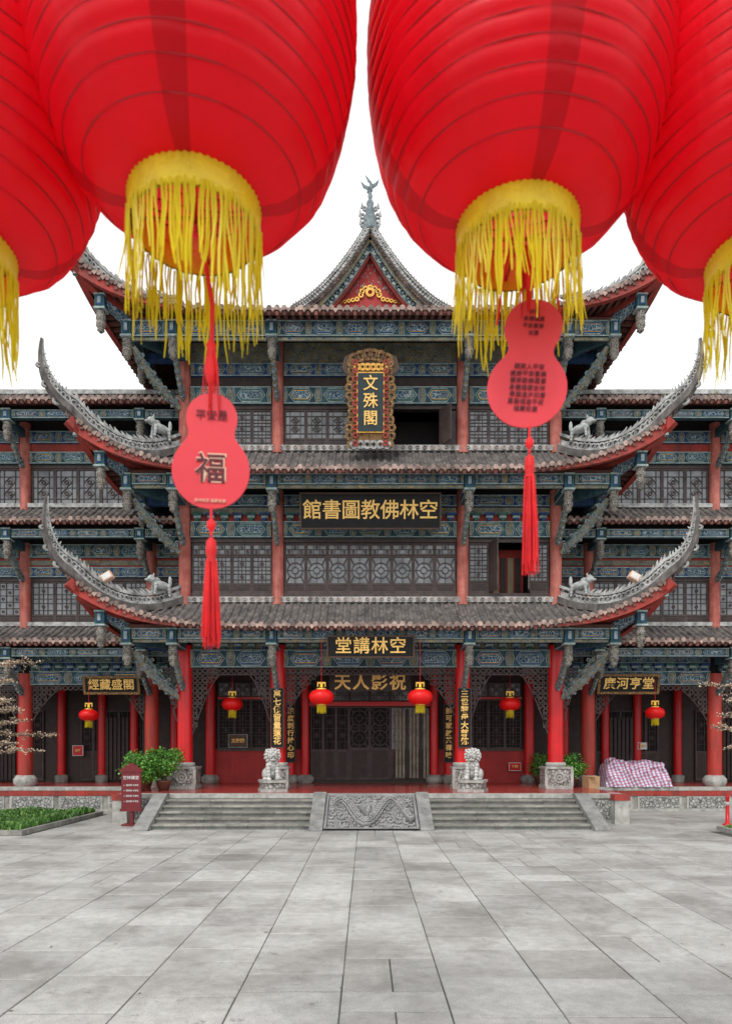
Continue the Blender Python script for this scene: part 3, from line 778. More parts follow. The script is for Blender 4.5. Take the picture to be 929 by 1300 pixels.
def lion_parts(mir=1):
    P=[((0,.08,.30),(.23,.28,.27)),((0,-.02,.48),(.21,.22,.27)),((0,-.12,.50),(.19,.15,.22)),
       ((.20,.12,.20),(.12,.24,.20)),((-.20,.12,.20),(.12,.24,.20)),
       ((.23,-.12,.06),(.09,.16,.06)),((-.23,-.12,.06),(.09,.16,.06))]
    P+=chain((.14,-.18,.5),(.14,-.27,.08),.085,.065)+chain((-.14,-.18,.5),(-.14,-.27,.08),.085,.065)
    P+=[((.14,-.33,.05),(.085,.11,.05)),((-.14*1,-.33,.05),(.085,.11,.05)),((mir*.15,-.38,.10),(.09,.09,.09))]
    P+=[((0,-.14,.82),(.19,.19,.18)),((0,-.30,.85),(.12,.09,.06)),((0,-.34,.80),(.13,.10,.045)),((0,-.31,.675),(.11,.10,.035)),
        ((0,-.43,.83),(.055,.04,.04)),((.08,-.31,.92),(.05,.05,.04)),((-.08,-.31,.92),(.05,.05,.04)),
        ((.08,-.36,.895),(.025,.02,.025)),((-.08,-.36,.895),(.025,.02,.025)),
        ((.19,-.16,.97),(.05,.03,.065)),((-.19,-.16,.97),(.05,.03,.065)),((0,-.38,.73),(.05,.03,.015))]
    for q in (-.09,.09): P.append(((q,-.40,.745),(.018,.015,.03)))
    for lay,(rr,yy,nn) in enumerate([(.215,-.19,13),(.245,-.10,14),(.23,0,13),(.17,.08,10)]):
        for k in range(nn):
            an=2*pi*k/nn+lay*.3
            x=cos(an)*rr; z=.80+sin(an)*rr*.95
            if lay==0 and z<.68 and abs(x)<.12: continue
            P.append(((x,yy,z),(.046,.05,.046)))
    for k in range(9): P.append(((U(-.12,.12),-.26+U(0,.03),.60-U(0,.14)),(.035,.03,.035)))
    P+=chain((0,.33,.15),(0,.36,.55),.06,.05)+[((0,.33,.66),(.1,.06,.12))]
    return P
def lion(x,y,rz,mir):
    e=empty('stone_guardian_lion',(x,y,PZ)); e.rotation_euler=(0,0,rz)
    mb=MB()
    mb.box(-.42,.42,-.5,.5,0,.09,'stonel'); mb.box(-.37,.37,-.45,.45,.09,.30,'carve'); mb.box(-.41,.41,-.49,.49,.30,.38,'stonel')
    mb.obj('pedestal',e)
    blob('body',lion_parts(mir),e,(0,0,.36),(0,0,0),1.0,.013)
lion(BX-3.22,-1.55,radians(14),1); lion(BX+3.35,-1.55,radians(-18),-1)
beast=[((0,0,.28),(.14,.28,.13)),((0,-.3,.42),(.11,.12,.12)),((0,-.42,.38),(.07,.09,.05)),((0,.3,.45),(.04,.06,.16)),((0,-.12,.42),(.08,.1,.08))]
for sx in (-.09,.09): beast+=chain((sx,-.2,.26),(sx,-.24,0),.06,.045,4)+chain((sx,.2,.26),(sx,.24,0),.07,.045,4)+[((sx,-.27,.54),(.03,.03,.05))]
for zz in (7.62,12.93):
    for sx in (-1,1):
        blob('ridge_beast',beast,hall,(sx*(WX+.62),-.75,zz-.12),(0,0,radians(45)*sx),1.15,.02,'beast')
# ------------------------------------------------------------------ wings
def wing(sg,name):
    e=empty(name,(BX,0,0))
    YW=1.8; X0=6.62; X1=24.0
    cols=[8.2,12.95,17.7,22.45]
    S3=[(6.9,6.08),(11.35,10.34),(15.6,14.58)]
    mb=MB()
    T=Matrix(((1,0,0,0),(0,-1,0,YW),(0,0,1,0),(0,0,0,1)))
    for (zt,ze) in S3:
        S=Skirt(200,zt,zt-ze,1.8,1.8,0)
        u0,u1=sorted((sg*X0,sg*X1)); build_skirt(mb,T,S,.25,u0=u0,u1=u1)
        mb.box(u0,u1,YW-.14,YW,zt-.02,zt+.13,'orn')
    u0,u1=sorted((sg*X0,sg*X1))
    corr(mb,(u0,YW,15.6),(u1,YW,15.6),(u1,YW+4.5,17.9),(u0,YW+4.5,17.9)); corr(mb,(u0,YW+9,15.0),(u1,YW+9,15.0),(u1,YW+4.5,17.9),(u0,YW+4.5,17.9))
    mb.box(u0,u1,YW+4.35,YW+4.65,17.8,18.1,'orn')
    mb.obj('roofs',e)
    mb=MB()
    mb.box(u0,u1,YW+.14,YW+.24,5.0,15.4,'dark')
    mb.box(u0,u1,YW+3.2,YW+3.4,PZ,5.2,'wood'); mb.box(u0,u1,YW+.25,YW+3.2,5.05,5.2,'wood')
    mb.box(u0,u1,YW+8.8,YW+9,PZ,15.2,'wood')
    xe=sorted((sg*(X1-.1),sg*X1)); mb.box(xe[0],xe[1],YW+.25,YW+8.8,PZ,15.4,'redwall')
    edges=[X0]+cols+[X1]
    for x in cols:
        x*=sg
        mb.cyl(x,YW,PZ+.3,5.1,.26,.25,'colw',20)
        mb.lathe(x,YW,[(.36,PZ),(.42,PZ+.12),(.42,PZ+.26),(.30,PZ+.40),(0,PZ+.40)],'stonel',18)
        mb.cyl(x,YW,6.8,10.0,.20,.2,'colold',16); mb.cyl(x,YW,11.2,14.5,.20,.2,'colold',16)
        for dx in (0,-sg*1.7,sg*1.7):
            mb.cyl(x+dx,YW+3.05,PZ+.2,5,.17,.17,'colred',12); mb.lathe(x+dx,YW+3.05,[(.26,PZ),(.28,PZ+.25),(.18,PZ+.3),(0,PZ+.3)],'stone',12)
        for zr in (5.92,10.16,14.41):
            pendant(mb,x,YW-1.3,zr,1.15)
            mb.box(x-.08,x+.08,YW-1.13,YW-.15,zr-.5,zr-.2,'teal')
            brace(mb,(x,YW-.2,zr-1.6),(x,YW-1.2,zr-.62),.10,.18)
    for i in range(len(edges)-1):
        a,b=sorted((sg*edges[i],sg*edges[i+1])); a+=.2; b-=.2
        if b-a<.4: continue
        painted_beam(mb,a,b,4.68,5.2,YW-.1,.24,1.3); mb.box(a,b,YW,YW+.12,5.2,5.5,'fret'); painted_beam(mb,a,b,5.5,5.85,YW-.08,.2,1.1,'blue','green')
        bracket_row(mb,a,b,5.205,YW-.02,max(1,int((b-a)/.42)))
        painted_beam(mb,a,b,8.72,9.1,YW-.1,.22,1.2,'blue','teal'); mb.box(a,b,YW,YW+.1,9.1,9.45,'fascia'); mb.box(a,b,YW-.03,YW-.001,9.18,9.36,'fret2')
        painted_beam(mb,a,b,9.45,9.95,YW-.1,.22,1.2,'teal','green')
        painted_beam(mb,a,b,12.98,13.42,YW-.1,.22,1.2,'teal','green'); mb.box(a,b,YW,YW+.1,13.42,13.75,'fascia'); painted_beam(mb,a,b,13.75,14.2,YW-.1,.22,1.2,'blue','teal')
        for zr in (5.87,10.11,14.36):
            painted_beam(mb,a,b,zr-.3,zr,YW-1.4,.18,1.0,'teal','blue')
        mb.box(a,b,YW+.02,YW+.12,6.8,6.98,'wood2'); mb.box(a,b,YW+.02,YW+.12,11.25,11.42,'wood2'); mb.box(a,b,YW+.02,YW+.12,8.6,8.715,'wood2'); mb.box(a,b,YW+.02,YW+.12,12.85,12.975,'wood2')
        n=max(2,int((b-a)/.75)); 
        leaves(mb,a,b,7.0,8.59,YW+.04,n,1 if i%2 else 2,.18); leaves(mb,a,b,11.43,12.84,YW+.04,n,3,.0)
        if b-a>2:
            tracery(mb,a+.08,4.66,YW-.03,1,1.1,1.2); tracery(mb,b-.08,4.66,YW-.03,-1,1.1,1.2)
            k=int((b-a)/.2)
            for q in range(k): mb.ring((a+(q+.5)*.2,YW,4.57),EX,EZ,.1,.06,.05,'wood2',8)
            c=(a+b)/2
            leaves(mb,c-1.6,c+1.6,PZ+.05,3.9,YW+3.1,6,3,.4,glass='dark')
            for q in range(6): mb.box(c-.5+q*.17,c-.38+q*.17,YW+2.98-.02*(q%2),YW+3.0-.02*(q%2),PZ+.1,3.6,'wood')
    mb.obj('frames_and_windows',e)
    return e
wl=wing(-1,'temple_side_hall'); wr=wing(1,'temple_side_hall')
board('side_hall_plaque',-9.5,1.2,4.62,1.9,.5,'經藏盛閣',.42,radians(12),'fretg',sp=1.05,parent=wl,fw=.09)
board('side_hall_plaque',9.5,1.2,4.66,2.1,.56,'廣河亨堂',.46,radians(12),'fretg',sp=1.05,parent=wr,fw=.09)
board('notice_panel',11.4,4.7,2.4,.35,.25,'禁煙',.1,0,'white','white',parent=wr,fw=.02)
board('notice_panel',-12.2,4.7,2.2,.4,.4,'禁煙',.1,0,'white','colred',parent=wl,fw=.02)
# ------------------------------------------------------------------ platform & stairs
e=empty('stone_platform',(BX,0,0)); mb=MB()
mb.box(-7.8,7.8,-2.86,12,-.3,PZ-.012,'stone'); mb.box(-7.85,7.85,-2.9,-2.45,PZ-.13,PZ-.002,'stonel')
mb.box(-7.85,7.85,-2.45,11.9,PZ-.012,PZ-.002,'floor_red')
for sx in (-1,1):
    a,b=sorted((sx*7.86,sx*24)); mb.box(a,b,1.04,12,-.3,PZ-.012,'stone'); mb.box(a,b,1.0,1.4,PZ-.13,PZ-.003,'stonel'); mb.box(a,b,1.4,5.2,PZ-.012,PZ-.003,'floor_red')
    mb.box(a,b,.99,1.05,PZ-.32,PZ-.14,'fascia')
    mb.box(a,b,.98,1.03,.0,.09,'stonel')
    n=9
    for i in range(n):
        x=a+(b-a)*(i+.5)/n; mb.box(x-.72,x+.72,1.0,1.03,.12,.52,'carve'); mb.box(x-.8,x+.8,1.012,1.035,.09,.555,'stonel')
    x0,x1=sorted((sx*6.66,sx*7.75)); mb.box(x0,x1,-2.9,-2.85,.1,.7,'carve')
    mb.box(x0,x1,-2.93,-2.85,.0,.1,'stonel')
    mb.box(sx*7.6-.22,sx*7.6+.22,-3.25,-2.87,0,.72,'stonel')
    mb.box(sx*7.6-.24,sx*7.6+.24,-3.27,-2.865,.72,.9,'fascia')
mb.obj('platform_body',e)
e=empty('stone_staircase',(BX,0,0)); mb=MB()
ns=6; rise=PZ/ns; tr=.35; yb=-2.9-tr*(ns-1)
for sx in (-1,1):
    for i in range(ns-1):
        y0=yb+i*tr; x=1.74
        while x<6.19:
            w=min(U(1.1,1.9),6.2-x)
            if 6.2-x-w<.5: w=6.2-x
            a,b=sorted((sx*x,sx*(x+w-.01)))
            d=U(-.01,.01)
            mb.box(a,b,y0+d+.03,-2.91,rise*i+.002 if i else -.1,rise*(i+1)-.05,'stoned'); mb.box(a+.001,b-.001,y0+d-.03,-2.91,rise*(i+1)-.049,rise*(i+1)+U(-.004,.004),'step')
            x+=w
    for (xa,xb,ex,mk) in ((6.2,6.62,.0,'stoned'),(1.36,1.74,.04,'stoned')):
        a,b=sorted((sx*xa,sx*xb))
        pr=[(-2.88,-.1),(-2.88,PZ+.03+ex),(-3.1,PZ+.03+ex),(yb-.28,.10),(yb-.36,.04),(yb-.36,-.1)]
        vs=[(a,p[0],p[1]) for p in pr]+[(b,p[0],p[1]) for p in pr]; n=len(pr)
        mb.add(vs,[tuple(range(n)),tuple(range(n,2*n))]+[(q,(q+1)%n,n+(q+1)%n,n+q) for q in range(n)],mk)
mb.obj('steps',e)
def dragon():
    W,H=2.68,2.14; nx,ny=260,200
    path=[]
    for i in range(240):
        s=i/239; th=s*3.1*pi
        path.append((W*(.07+.86*s),H*(.48+.33*sin(th+.5)),.165*(1-.55*abs(s-.4))))
    head=(W*.50,H*.60)
    vs=[];fs=[]
    for j in range(ny+1):
        for i in range(nx+1):
            x=W*i/nx; y=H*j/ny
            vx=(x*4.2); vy=(y*4.2); cx_=round(vx)+.35*sin(round(vy)*7.1+round(vx)*3.3); cy_=round(vy)+.35*cos(round(vx)*5.7+round(vy)*2.1)
            dc=sqrt((vx-cx_)**2+(vy-cy_)**2)
            h=.065*max(0,sin(dc*11+atan2(vy-cy_,vx-cx_)))*(1 if dc<.62 else .3)+.015*noise.noise(Vector((x*12,y*12,1)))
            best=9;bs=0
            for q in range(0,240,4):
                p=path[q]; d=(x-p[0])**2+(y-p[1])**2
                if d<best: best=d;bs=q
            d=sqrt(best); r=path[bs][2]
            if d<r:
                k=sqrt(1-(d/r)**2); h=.05+.15*k+.04*abs(sin(bs*.5))*k+.02*sin(d*110)
            elif d<r+.06: h=.0 if int(bs/4)%2 else .09
            dd=sqrt((x-head[0])**2+(y-head[1])**2)
            if dd<.36:
                h=max(h,.24*sqrt(1-(dd/.36)**2)+.06*sin(atan2(y-head[1],x-head[0])*9)*dd/.36)
                if abs(y-head[1]+.10)<.03 and dd<.2: h-=.09
            for (ex,ey) in ((head[0]-.11,head[1]+.07),(head[0]+.11,head[1]+.07)):
                de=sqrt((x-ex)**2+(y-ey)**2)
                if de<.07: h+=.08*(1-de/.07)
                elif de<.10: h-=.04
            b=min(x,W-x,y,H-y)
            if b<.07: h=.10
            elif b<.10: h=0
            vs.append((x-W/2,y,h))
    for j in range(ny):
        for i in range(nx): a=j*(nx+1)+i; fs.append((a,a+1,a+nx+2,a+nx+1))
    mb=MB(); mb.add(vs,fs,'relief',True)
    e=empty('carved_dragon_ramp',(BX,0,0))
    ang=atan2(PZ-.04,(-2.95-(yb-.25)))
    o=mb.obj('relief',e,(0,yb-.22,-.03),(ang,0,0))
    mb=MB(); 
    pr=[(-2.89,-.1),(-2.89,PZ-.06),(yb-.2,-.03),(yb-.2,-.1)]
    vs=[(-1.355,p[0],p[1]) for p in pr]+[(1.355,p[0],p[1]) for p in pr]
    mb.add(vs,[(0,1,2,3),(4,5,6,7)]+[(q,(q+1)%4,4+(q+1)%4,4+q) for q in range(4)],'stoned')
    mb.obj('bed',e)
dragon()
# ------------------------------------------------------------------ ground & paving
mb=MB(); mb.box(-600,600,-600,600,-.5,-.045,'ground'); mb.obj('ground')
mb=MB(); mb.add([(-30,-40,-.010),(30,-40,-.010),(30,1.0,-.010),(-30,1.0,-.010)],[(0,1,2,3)],'joint')
wt=.97
def slab(x0,x1,y0,y1):
    g=U(.0045,.0085); z=[U(-.002,.002) for _ in range(4)]; b=.006
    q=[(x0+g,y0+g*1.3),(x1-g,y0+g*1.3),(x1-g,y1-g*1.3),(x0+g,y1-g*1.3)]
    q=[(p[0]+U(-.0025,.0025),p[1]+U(-.004,.004)) for p in q]
    cx_=(x0+x1)/2; cy_=(y0+y1)/2
    qi=[(p[0]+(b if p[0]<cx_ else -b),p[1]+(b if p[1]<cy_ else -b)) for p in q]
    vs=[(p[0],p[1],-.013) for p in q]+[(p[0],p[1],z[k]-.005) for k,p in enumerate(q)]+[(p[0],p[1],z[k]) for k,p in enumerate(qi)]
    mb.add(vs,[(8,9,10,11)]+[(4+k,4+(k+1)%4,8+(k+1)%4,8+k) for k in range(4)]+[(k,(k+1)%4,4+(k+1)%4,4+k) for k in range(4)],'pave')
for ci in range(-26,27):
    x0=-.23+ci*wt
    stag=.5 if (abs(ci)>2 and ci%2) else U(-.02,.02)
    y=-30.6+stag
    while y<.95:
        L=1.0+U(-.03,.03)
        rr_=R()
        if rr_<.14: L*=.5
        y1=min(y+L,.98)
        if y1-y<.08: break
        cxx=x0+wt/2; cyy=(y+y1)/2
        inl=(cxx<-9.3 and -5.9<cyy<-.1) or (cxx>9.9 and -6.4<cyy<-4.8)
        if not inl:
            if rr_>.90: xm=x0+wt*.5; slab(x0,xm,y,y1); slab(xm,x0+wt,y,y1)
            else: slab(x0,x0+wt,y,y1)
        y=y1
for i in range(260):
    x=U(-11,11); y=U(-20,-5); s=U(.008,.028); a=U(0,6.28)
    mb.add([(x+cos(a+k*1.57)*s*(1 if k%2 else .5),y+sin(a+k*1.57)*s*(1 if k%2 else .5),.004+.004*(k%2)) for k in range(4)],[(0,1,2,3)],'soil' if i%3 else 'blossom')
mb.obj('plaza_pavement')
def bed(x0,x1,y0,y1,n,hh):
    mb=MB(); mb.box(x0,x1,y0,y1,-.02,.06,'soil')
    for i in range(n):
        x=U(x0+.05,x1-.05); y=U(y0+.05,y1-.05)
        a=U(0,2*pi); h=hh*U(.5,1.1)*(.7+.5*noise.noise(Vector((x,y,0)))+.3); w=U(.02,.045)
        dx,dy=cos(a)*w,sin(a)*w; lx,ly=U(-.07,.07),U(-.07,.07)
        mb.add([(x-dx,y-dy,.05+h*.3),(x+dx,y+dy,.05+h*.3),(x+dx*.7+lx,y+dy*.7+ly,.06+h),(x-dx*.7+lx,y-dy*.7+ly,.06+h)],[(0,1,2,3)],'grass')
    mb.obj('lawn')
    mb=MB(); t=.13
    mb.box(x0-t,x1+t,y0-t,y0,-.05,.12,'stone'); mb.box(x0-t,x1+t,y1,y1+t,-.05,.12,'stone'); mb.box(x0-t,x0,y0,y1,-.05,.118,'stone'); mb.box(x1,x1+t,y0,y1,-.05,.118,'stone')
    mb.obj('kerb')
bed(-22,-9.25,-5.7,-.3,24000,.20)
bed(9.95,20,-6.2,-4.9,5000,.14)
# ------------------------------------------------------------------ vegetation
def shrub(name,x,y,z,w,h,n):
    e=empty(name,(x,y,z)); mb=MB()
    mb.lathe(0,0,[(0,.02),(.16,.0),(.24,.28),(.27,.30),(.27,.34),(.22,.34),(.2,.3),(0,.3)],'pot',16)
    for k in range(7):
        a=U(0,2*pi); mb.tube([Vector((0,0,.28)),Vector((cos(a)*w*.2,sin(a)*w*.2,h*.5)),Vector((cos(a)*w*.42,sin(a)*w*.42,h*.85))],[.02,.014,.006],'bark',5)
    mb.obj('pot_and_stems',e); mb=MB()
    clumps=[(Vector((U(-.4,.4)*w,U(-.4,.4)*w,h*U(.38,.90))),U(.14,.26)*w*1.1) for _ in range(18)]
    for i in range(n):
        c,r=random.choice(clumps); d=Vector((random.gauss(0,1),random.gauss(0,1),random.gauss(0,1))).normalized()*r*U(.4,1.1)
        p=c+d; a=Vector((U(-1,1),U(-1,1),U(-.6,.8))).normalized()*U(.06,.10); b=a.cross(Vector((U(-1,1),U(-1,1),U(-1,1)))).normalized()*U(.022,.038)
        mb.add([p,p+a*.5+b,p+a,p+a*.5-b],[(0,1,2,3)],'leaf')
    mb.obj('leaves',e)
shrub('potted_shrub',-7.45,-1.5,PZ,1.1,1.25,3000); shrub('potted_shrub',-6.75,-1.1,PZ,1.05,1.4,3000); shrub('potted_shrub',-7.7,.0,PZ,.9,1.1,1800)
shrub('potted_shrub',7.45,.9,PZ,1.0,1.15,2600); shrub('potted_shrub',6.95,3.4,PZ,.8,1.2,1000)
def penjing(name,x,y,sg,H=4.6):
    e=empty(name,(x,y,0)); mb=MB(); lv=MB()
    tr_=[Vector((0,0,0)),Vector((.15*sg,0,1.0)),Vector((-.1*sg,.1,2.1)),Vector((.12*sg,0,3.2)),Vector((0,0,H))]
    mb.tube(tr_,[.14,.12,.10,.07,.03],'bark',9)
    for i in range(15):
        z=1.9+i*(H-1.7)/15; L=U(1.4,2.6)*(1.1-.4*i/15); a=U(-.7,.7)+ (0 if i%3 else pi)
        d=Vector((sg*cos(a),sin(a),0)); p=Vector((0,0,z)); pts=[p];
        for k in range(1,7):
            p=p+d*L/6+Vector((U(-.06,.06),U(-.1,.1),U(-.04,.07))); pts.append(p)
        mb.tube(pts,[.04,.034,.028,.022,.016,.012,.006],'bark',6)
        for k in range(2,7):
            for s in range(7):
                q=pts[k]+d*U(-.2,.1); dd=Vector((U(-1,1),U(-1,1),U(-.15,.25))).normalized()*U(.15,.4); 
                mb.tube([q,q+dd*.5+Vector((0,0,.02)),q+dd],[.008,.006,.003],'bark',4)
                for l in range(16):
                    c=q+dd*U(.2,1.1)+Vector((U(-.05,.05),U(-.05,.05),U(-.02,.05))); aa=Vector((U(-1,1),U(-1,1),U(-.4,.6))).normalized()*.05; bb=aa.cross(Vector((U(-1,1),U(-1,1),1))).normalized()*.02
                    lv.add([c,c+aa*.5+bb,c+aa,c+aa*.5-bb],[(0,1,2,3)],'blossom')
    mb.obj('trunk_and_branches',e); lv.obj('buds',e)
penjing('flowering_tree',-10.95,-5.2,1); penjing('flowering_tree',11.6,-5.5,-1,4.5)
# ------------------------------------------------------------------ lanterns
def big_lantern(x,y,zr,lean=0,rz=0,RB=.59):
    e=empty('large_red_lantern',(x,y,zr)); e.rotation_euler=(0,lean,rz)
    H=1.36; rr=.225
    def prof(t):
        s=abs(2*t-1); base=(1-s**2.5)**.52
        return rr+(RB-rr)*base
    mb=MB(); vs=[];fs=[]; n=96; rib=22; sub=4; rowsN=rib*sub
    for j in range(rowsN+1):
        t=j/rowsN; r=prof(t); ph=(j%sub)/sub; r+= .008*sin(pi*ph)
        for k in range(n):
            an=2*pi*k/n; rr2=r+.003*cos(an*12)+.005*noise.noise(Vector((cos(an)*2,sin(an)*2,t*5)))+.003*noise.noise(Vector((cos(an)*7,sin(an)*7,t*14)))
            vs.append((cos(an)*rr2,sin(an)*rr2,t*H+.03))
    for j in range(rowsN):
        for k in range(n): k2=(k+1)%n; fs.append((j*n+k,j*n+k2,(j+1)*n+k2,(j+1)*n+k))
    mb.add(vs,fs,'silk',True); mb.obj('silk_shell',e)
    mb=MB()
    for q in range(1,rib):
        t=q/rib; r=prof(t)+.001; z=t*H+.03
        mb.lathe(0,0,[(r-.003,z-.003),(r+.003,z),(r-.003,z+.003)],'rib',72)
    mb.obj('wire_ribs',e)
    mb=MB()
    vs=[];fs=[]; K=120
    for j,(dr,z) in enumerate(((.006,-.065),(.014,-.05),(.012,0),(.020,.055),(.010,.085),(.0,.08),(-.004,-.065))):
        for k in range(K):
            an=2*pi*k/K; w_=rr+dr+.003*cos(k*pi)*(1 if j<5 else 0)
            vs.append((w_*cos(an),w_*sin(an),z))
    for j in range(6):
        for k in range(K): k2=(k+1)%K; fs.append((j*K+k,j*K+k2,(j+1)*K+k2,(j+1)*K+k))
    mb.add(vs,fs,'yellow',True)
    mb.lathe(0,0,[(rr+.005,H+.01),(rr+.012,H+.02),(rr+.012,H+.12),(rr-.004,H+.12)],'yellow',48)
    mb.box(-rr,rr,-.006,.006,-.012,-.004,'rib'); mb.box(-.006,.006,-rr,rr,-.024,-.016,'rib')
    mb.tube([Vector((0,0,-.03)),Vector((0,0,H+.9))],[.006,.006],'rib',6)
    mb.obj('gilt_collars',e)
    fr=MB()
    for lay,(ro,cnt,dz) in enumerate([(rr+.016,104,.0),(rr+.004,50,-.01)]):
        for i in range(cnt):
            an=2*pi*(i+U(-.4,.4))/cnt; L=U(.20,.36); w=U(.0022,.0048); cl=noise.noise(Vector((cos(an)*3,sin(an)*3,lay)))
            p=Vector((cos(an)*ro,sin(an)*ro,-.052+dz+U(-.008,.008))); tg=Vector((-sin(an),cos(an),0)); out=Vector((cos(an),sin(an),0))
            L*=1+.35*cl
            a=Vector((U(-.018,.018),U(-.018,.018),0))+out*U(-.01,.015)+tg*.04*noise.noise(Vector((cos(an)*5,sin(an)*5,3))); pts=[]
            for s in range(6):
                f=s/5; pts.append(p+Vector((0,0,-L*f))+a*f*f+tg*.004*sin(f*7+i)+out*.003*sin(f*5+i*2))
            v=[];F_=[]
            for s,q in enumerate(pts):
                ww=w*(1.3 if s<5 else .7); v+= [q-tg*ww,q+out*ww*.8,q+tg*ww]
            for s in range(5): F_+=[(s*3,s*3+1,s*3+4,s*3+3),(s*3+1,s*3+2,s*3+5,s*3+4)]
            fr.add(v,F_,'fringe')
    fr.obj('fringe',e)
    return e
def gourd_pts(w,h,r2k=.33):
    r1=w/2; c1=-h/2+r1; r2=w*r2k; c2=h/2-r2
    half=[]
    N=90
    for i in range(N+1):
        z=-h/2+h*i/N; x=0
        if abs(z-c1)<r1: x=max(x,sqrt(r1*r1-(z-c1)**2))
        if abs(z-c2)<r2: x=max(x,sqrt(r2*r2-(z-c2)**2))
        half.append([x,z])
    for _ in range(40):
        hx=[p[0] for p in half]
        for i in range(int(N*.40),int(N*.82)):
            v_=(hx[i-1]+hx[i]+hx[i+1])/3
            half[i][0]=max(v_,hx[i])
    return [(x,z) for x,z in half]+[(-x,z) for x,z in reversed(half[1:-1])]
def gourd(parent,x,y,ztop,w,h,roll,yaw,kind,tlen,r2k):
    e=bpy.data.objects.new('gourd_pendant',None); scene.collection.objects.link(e); e.parent=parent
    e.location=(x,y,ztop); 
    cord=MB(); cord.tube([Vector((0,0,-.02)),Vector((.004,0,-ztop*.5)),Vector((-x*.8,0,-ztop))],[.008,.009,.008],'tassel',6)
    cord.lathe(0,0,[(0,.02),(.02,.05),(.026,.10),(.012,.15),(.02,.18),(0,.21)],'tassel',10)
    for i in range(18):
        a=U(-.03,.03); cord.tube([Vector((a*.3,U(-.01,.01),.2)),Vector((a,U(-.02,.02),.1)),Vector((a*1.4,U(-.02,.02),-.04-U(0,.06)))],[.003,.003,.002],'tassel',4)
    if kind==2:
        for q in (-1,1):
            cord.tube([Vector((0,0,.2)),Vector((q*.05,.01,.26)),Vector((q*.085,.0,.18)),Vector((q*.11,.01,.05)),Vector((q*.13,.0,-.10))],[.005]*5,'tassel',5)
    cord.obj('cord',e)
    g_=MB(); g_.plate(gourd_pts(w,h,r2k),-.004,.008,'tag')
    o=g_.obj('gourd_tag',e,(0,0,-h/2),(0,roll,yaw))
    zc=-h/2+w/2
    if kind==1:
        text('福',(0,-.008,zc+.0),.115,'ink',o,ext=.001,off=.001); text('福',(.002,-.0065,zc+.002),.118,'tagpale',o,ext=.0005,off=.003); 
        text('平安是',(0,-.008,h/2-w*.30),.04,'ink',o,ext=.001); text('吉祥如意 福壽安康',(0,-.008,-h/2+.028),.014,'tagpale',o,ext=.001)
    else:
        for k in range(7):
            text(('願家人平安','歲歲平安喜樂','闔家歡樂萬事','身體健康吉祥','學業進步如意','萬事順遂平安','福壽安康')[k],(U(-.006,.006),-.008,zc+.085-k*.028),.024,'ink',o,ext=.0008)
        for k in range(4): text(('祈福','身體健康','平安喜樂','如意')[k],(U(-.004,.004),-.008,h/2-w*.17-k*.028),.021,'ink',o,ext=.0008)
    ts=MB()
    zb=-h
    ts.tube([Vector((0,0,zb+.01)),Vector((0,0,zb-.10))],[.005,.005],'tassel',6)
    ts.lathe(0,0,[(0,zb-.03),(.016,zb-.05),(.016,zb-.07),(0,zb-.09)],'tassel',10)
    ts.lathe(0,0,[(0,zb-.10),(.018,zb-.12),(.021,zb-.16),(.016,zb-.18),(.02,zb-.2)],'tassel',12)
    for i in range(110):
        a=U(0,2*pi); r=U(.004,.02); r2=r*U(1.5,2.0)
        ts.tube([Vector((cos(a)*r,sin(a)*r,zb-.19)),Vector((cos(a)*r2*.9,sin(a)*r2*.9,zb-.19-tlen*.5)),Vector((cos(a)*r2*1.05+U(-.003,.003),sin(a)*r2,zb-.19-tlen*U(.86,1.03)))],[.0025,.0025,.0018],'tassel',4)
    ts.obj('tassel',e)
CY=-24.0; CH=2.3
L1=big_lantern(-.635,CY+2.55,CH+1.98,lean=radians(0))
gourd(L1,.06,0,-.66,.285,.43,radians(1),radians(4),1,.32,.33)
L2=big_lantern(.605,CY+2.75,CH+2.05,lean=0)
gourd(L2,.05,0,-.25,.315,.515,radians(6),radians(-6),2,.39,.36)
big_lantern(-1.60,CY+2.62,CH+1.88,rz=.5,RB=.575); big_lantern(1.64,CY+2.78,CH+1.96,rz=1.1,RB=.575)
mb=MB(); mb.tube([Vector((-4,CY+2.6,6.75)),Vector((0,CY+2.66,6.45)),Vector((4,CY+2.72,6.75))],[.008]*3,'rib',6); mb.obj('hanging_wire')
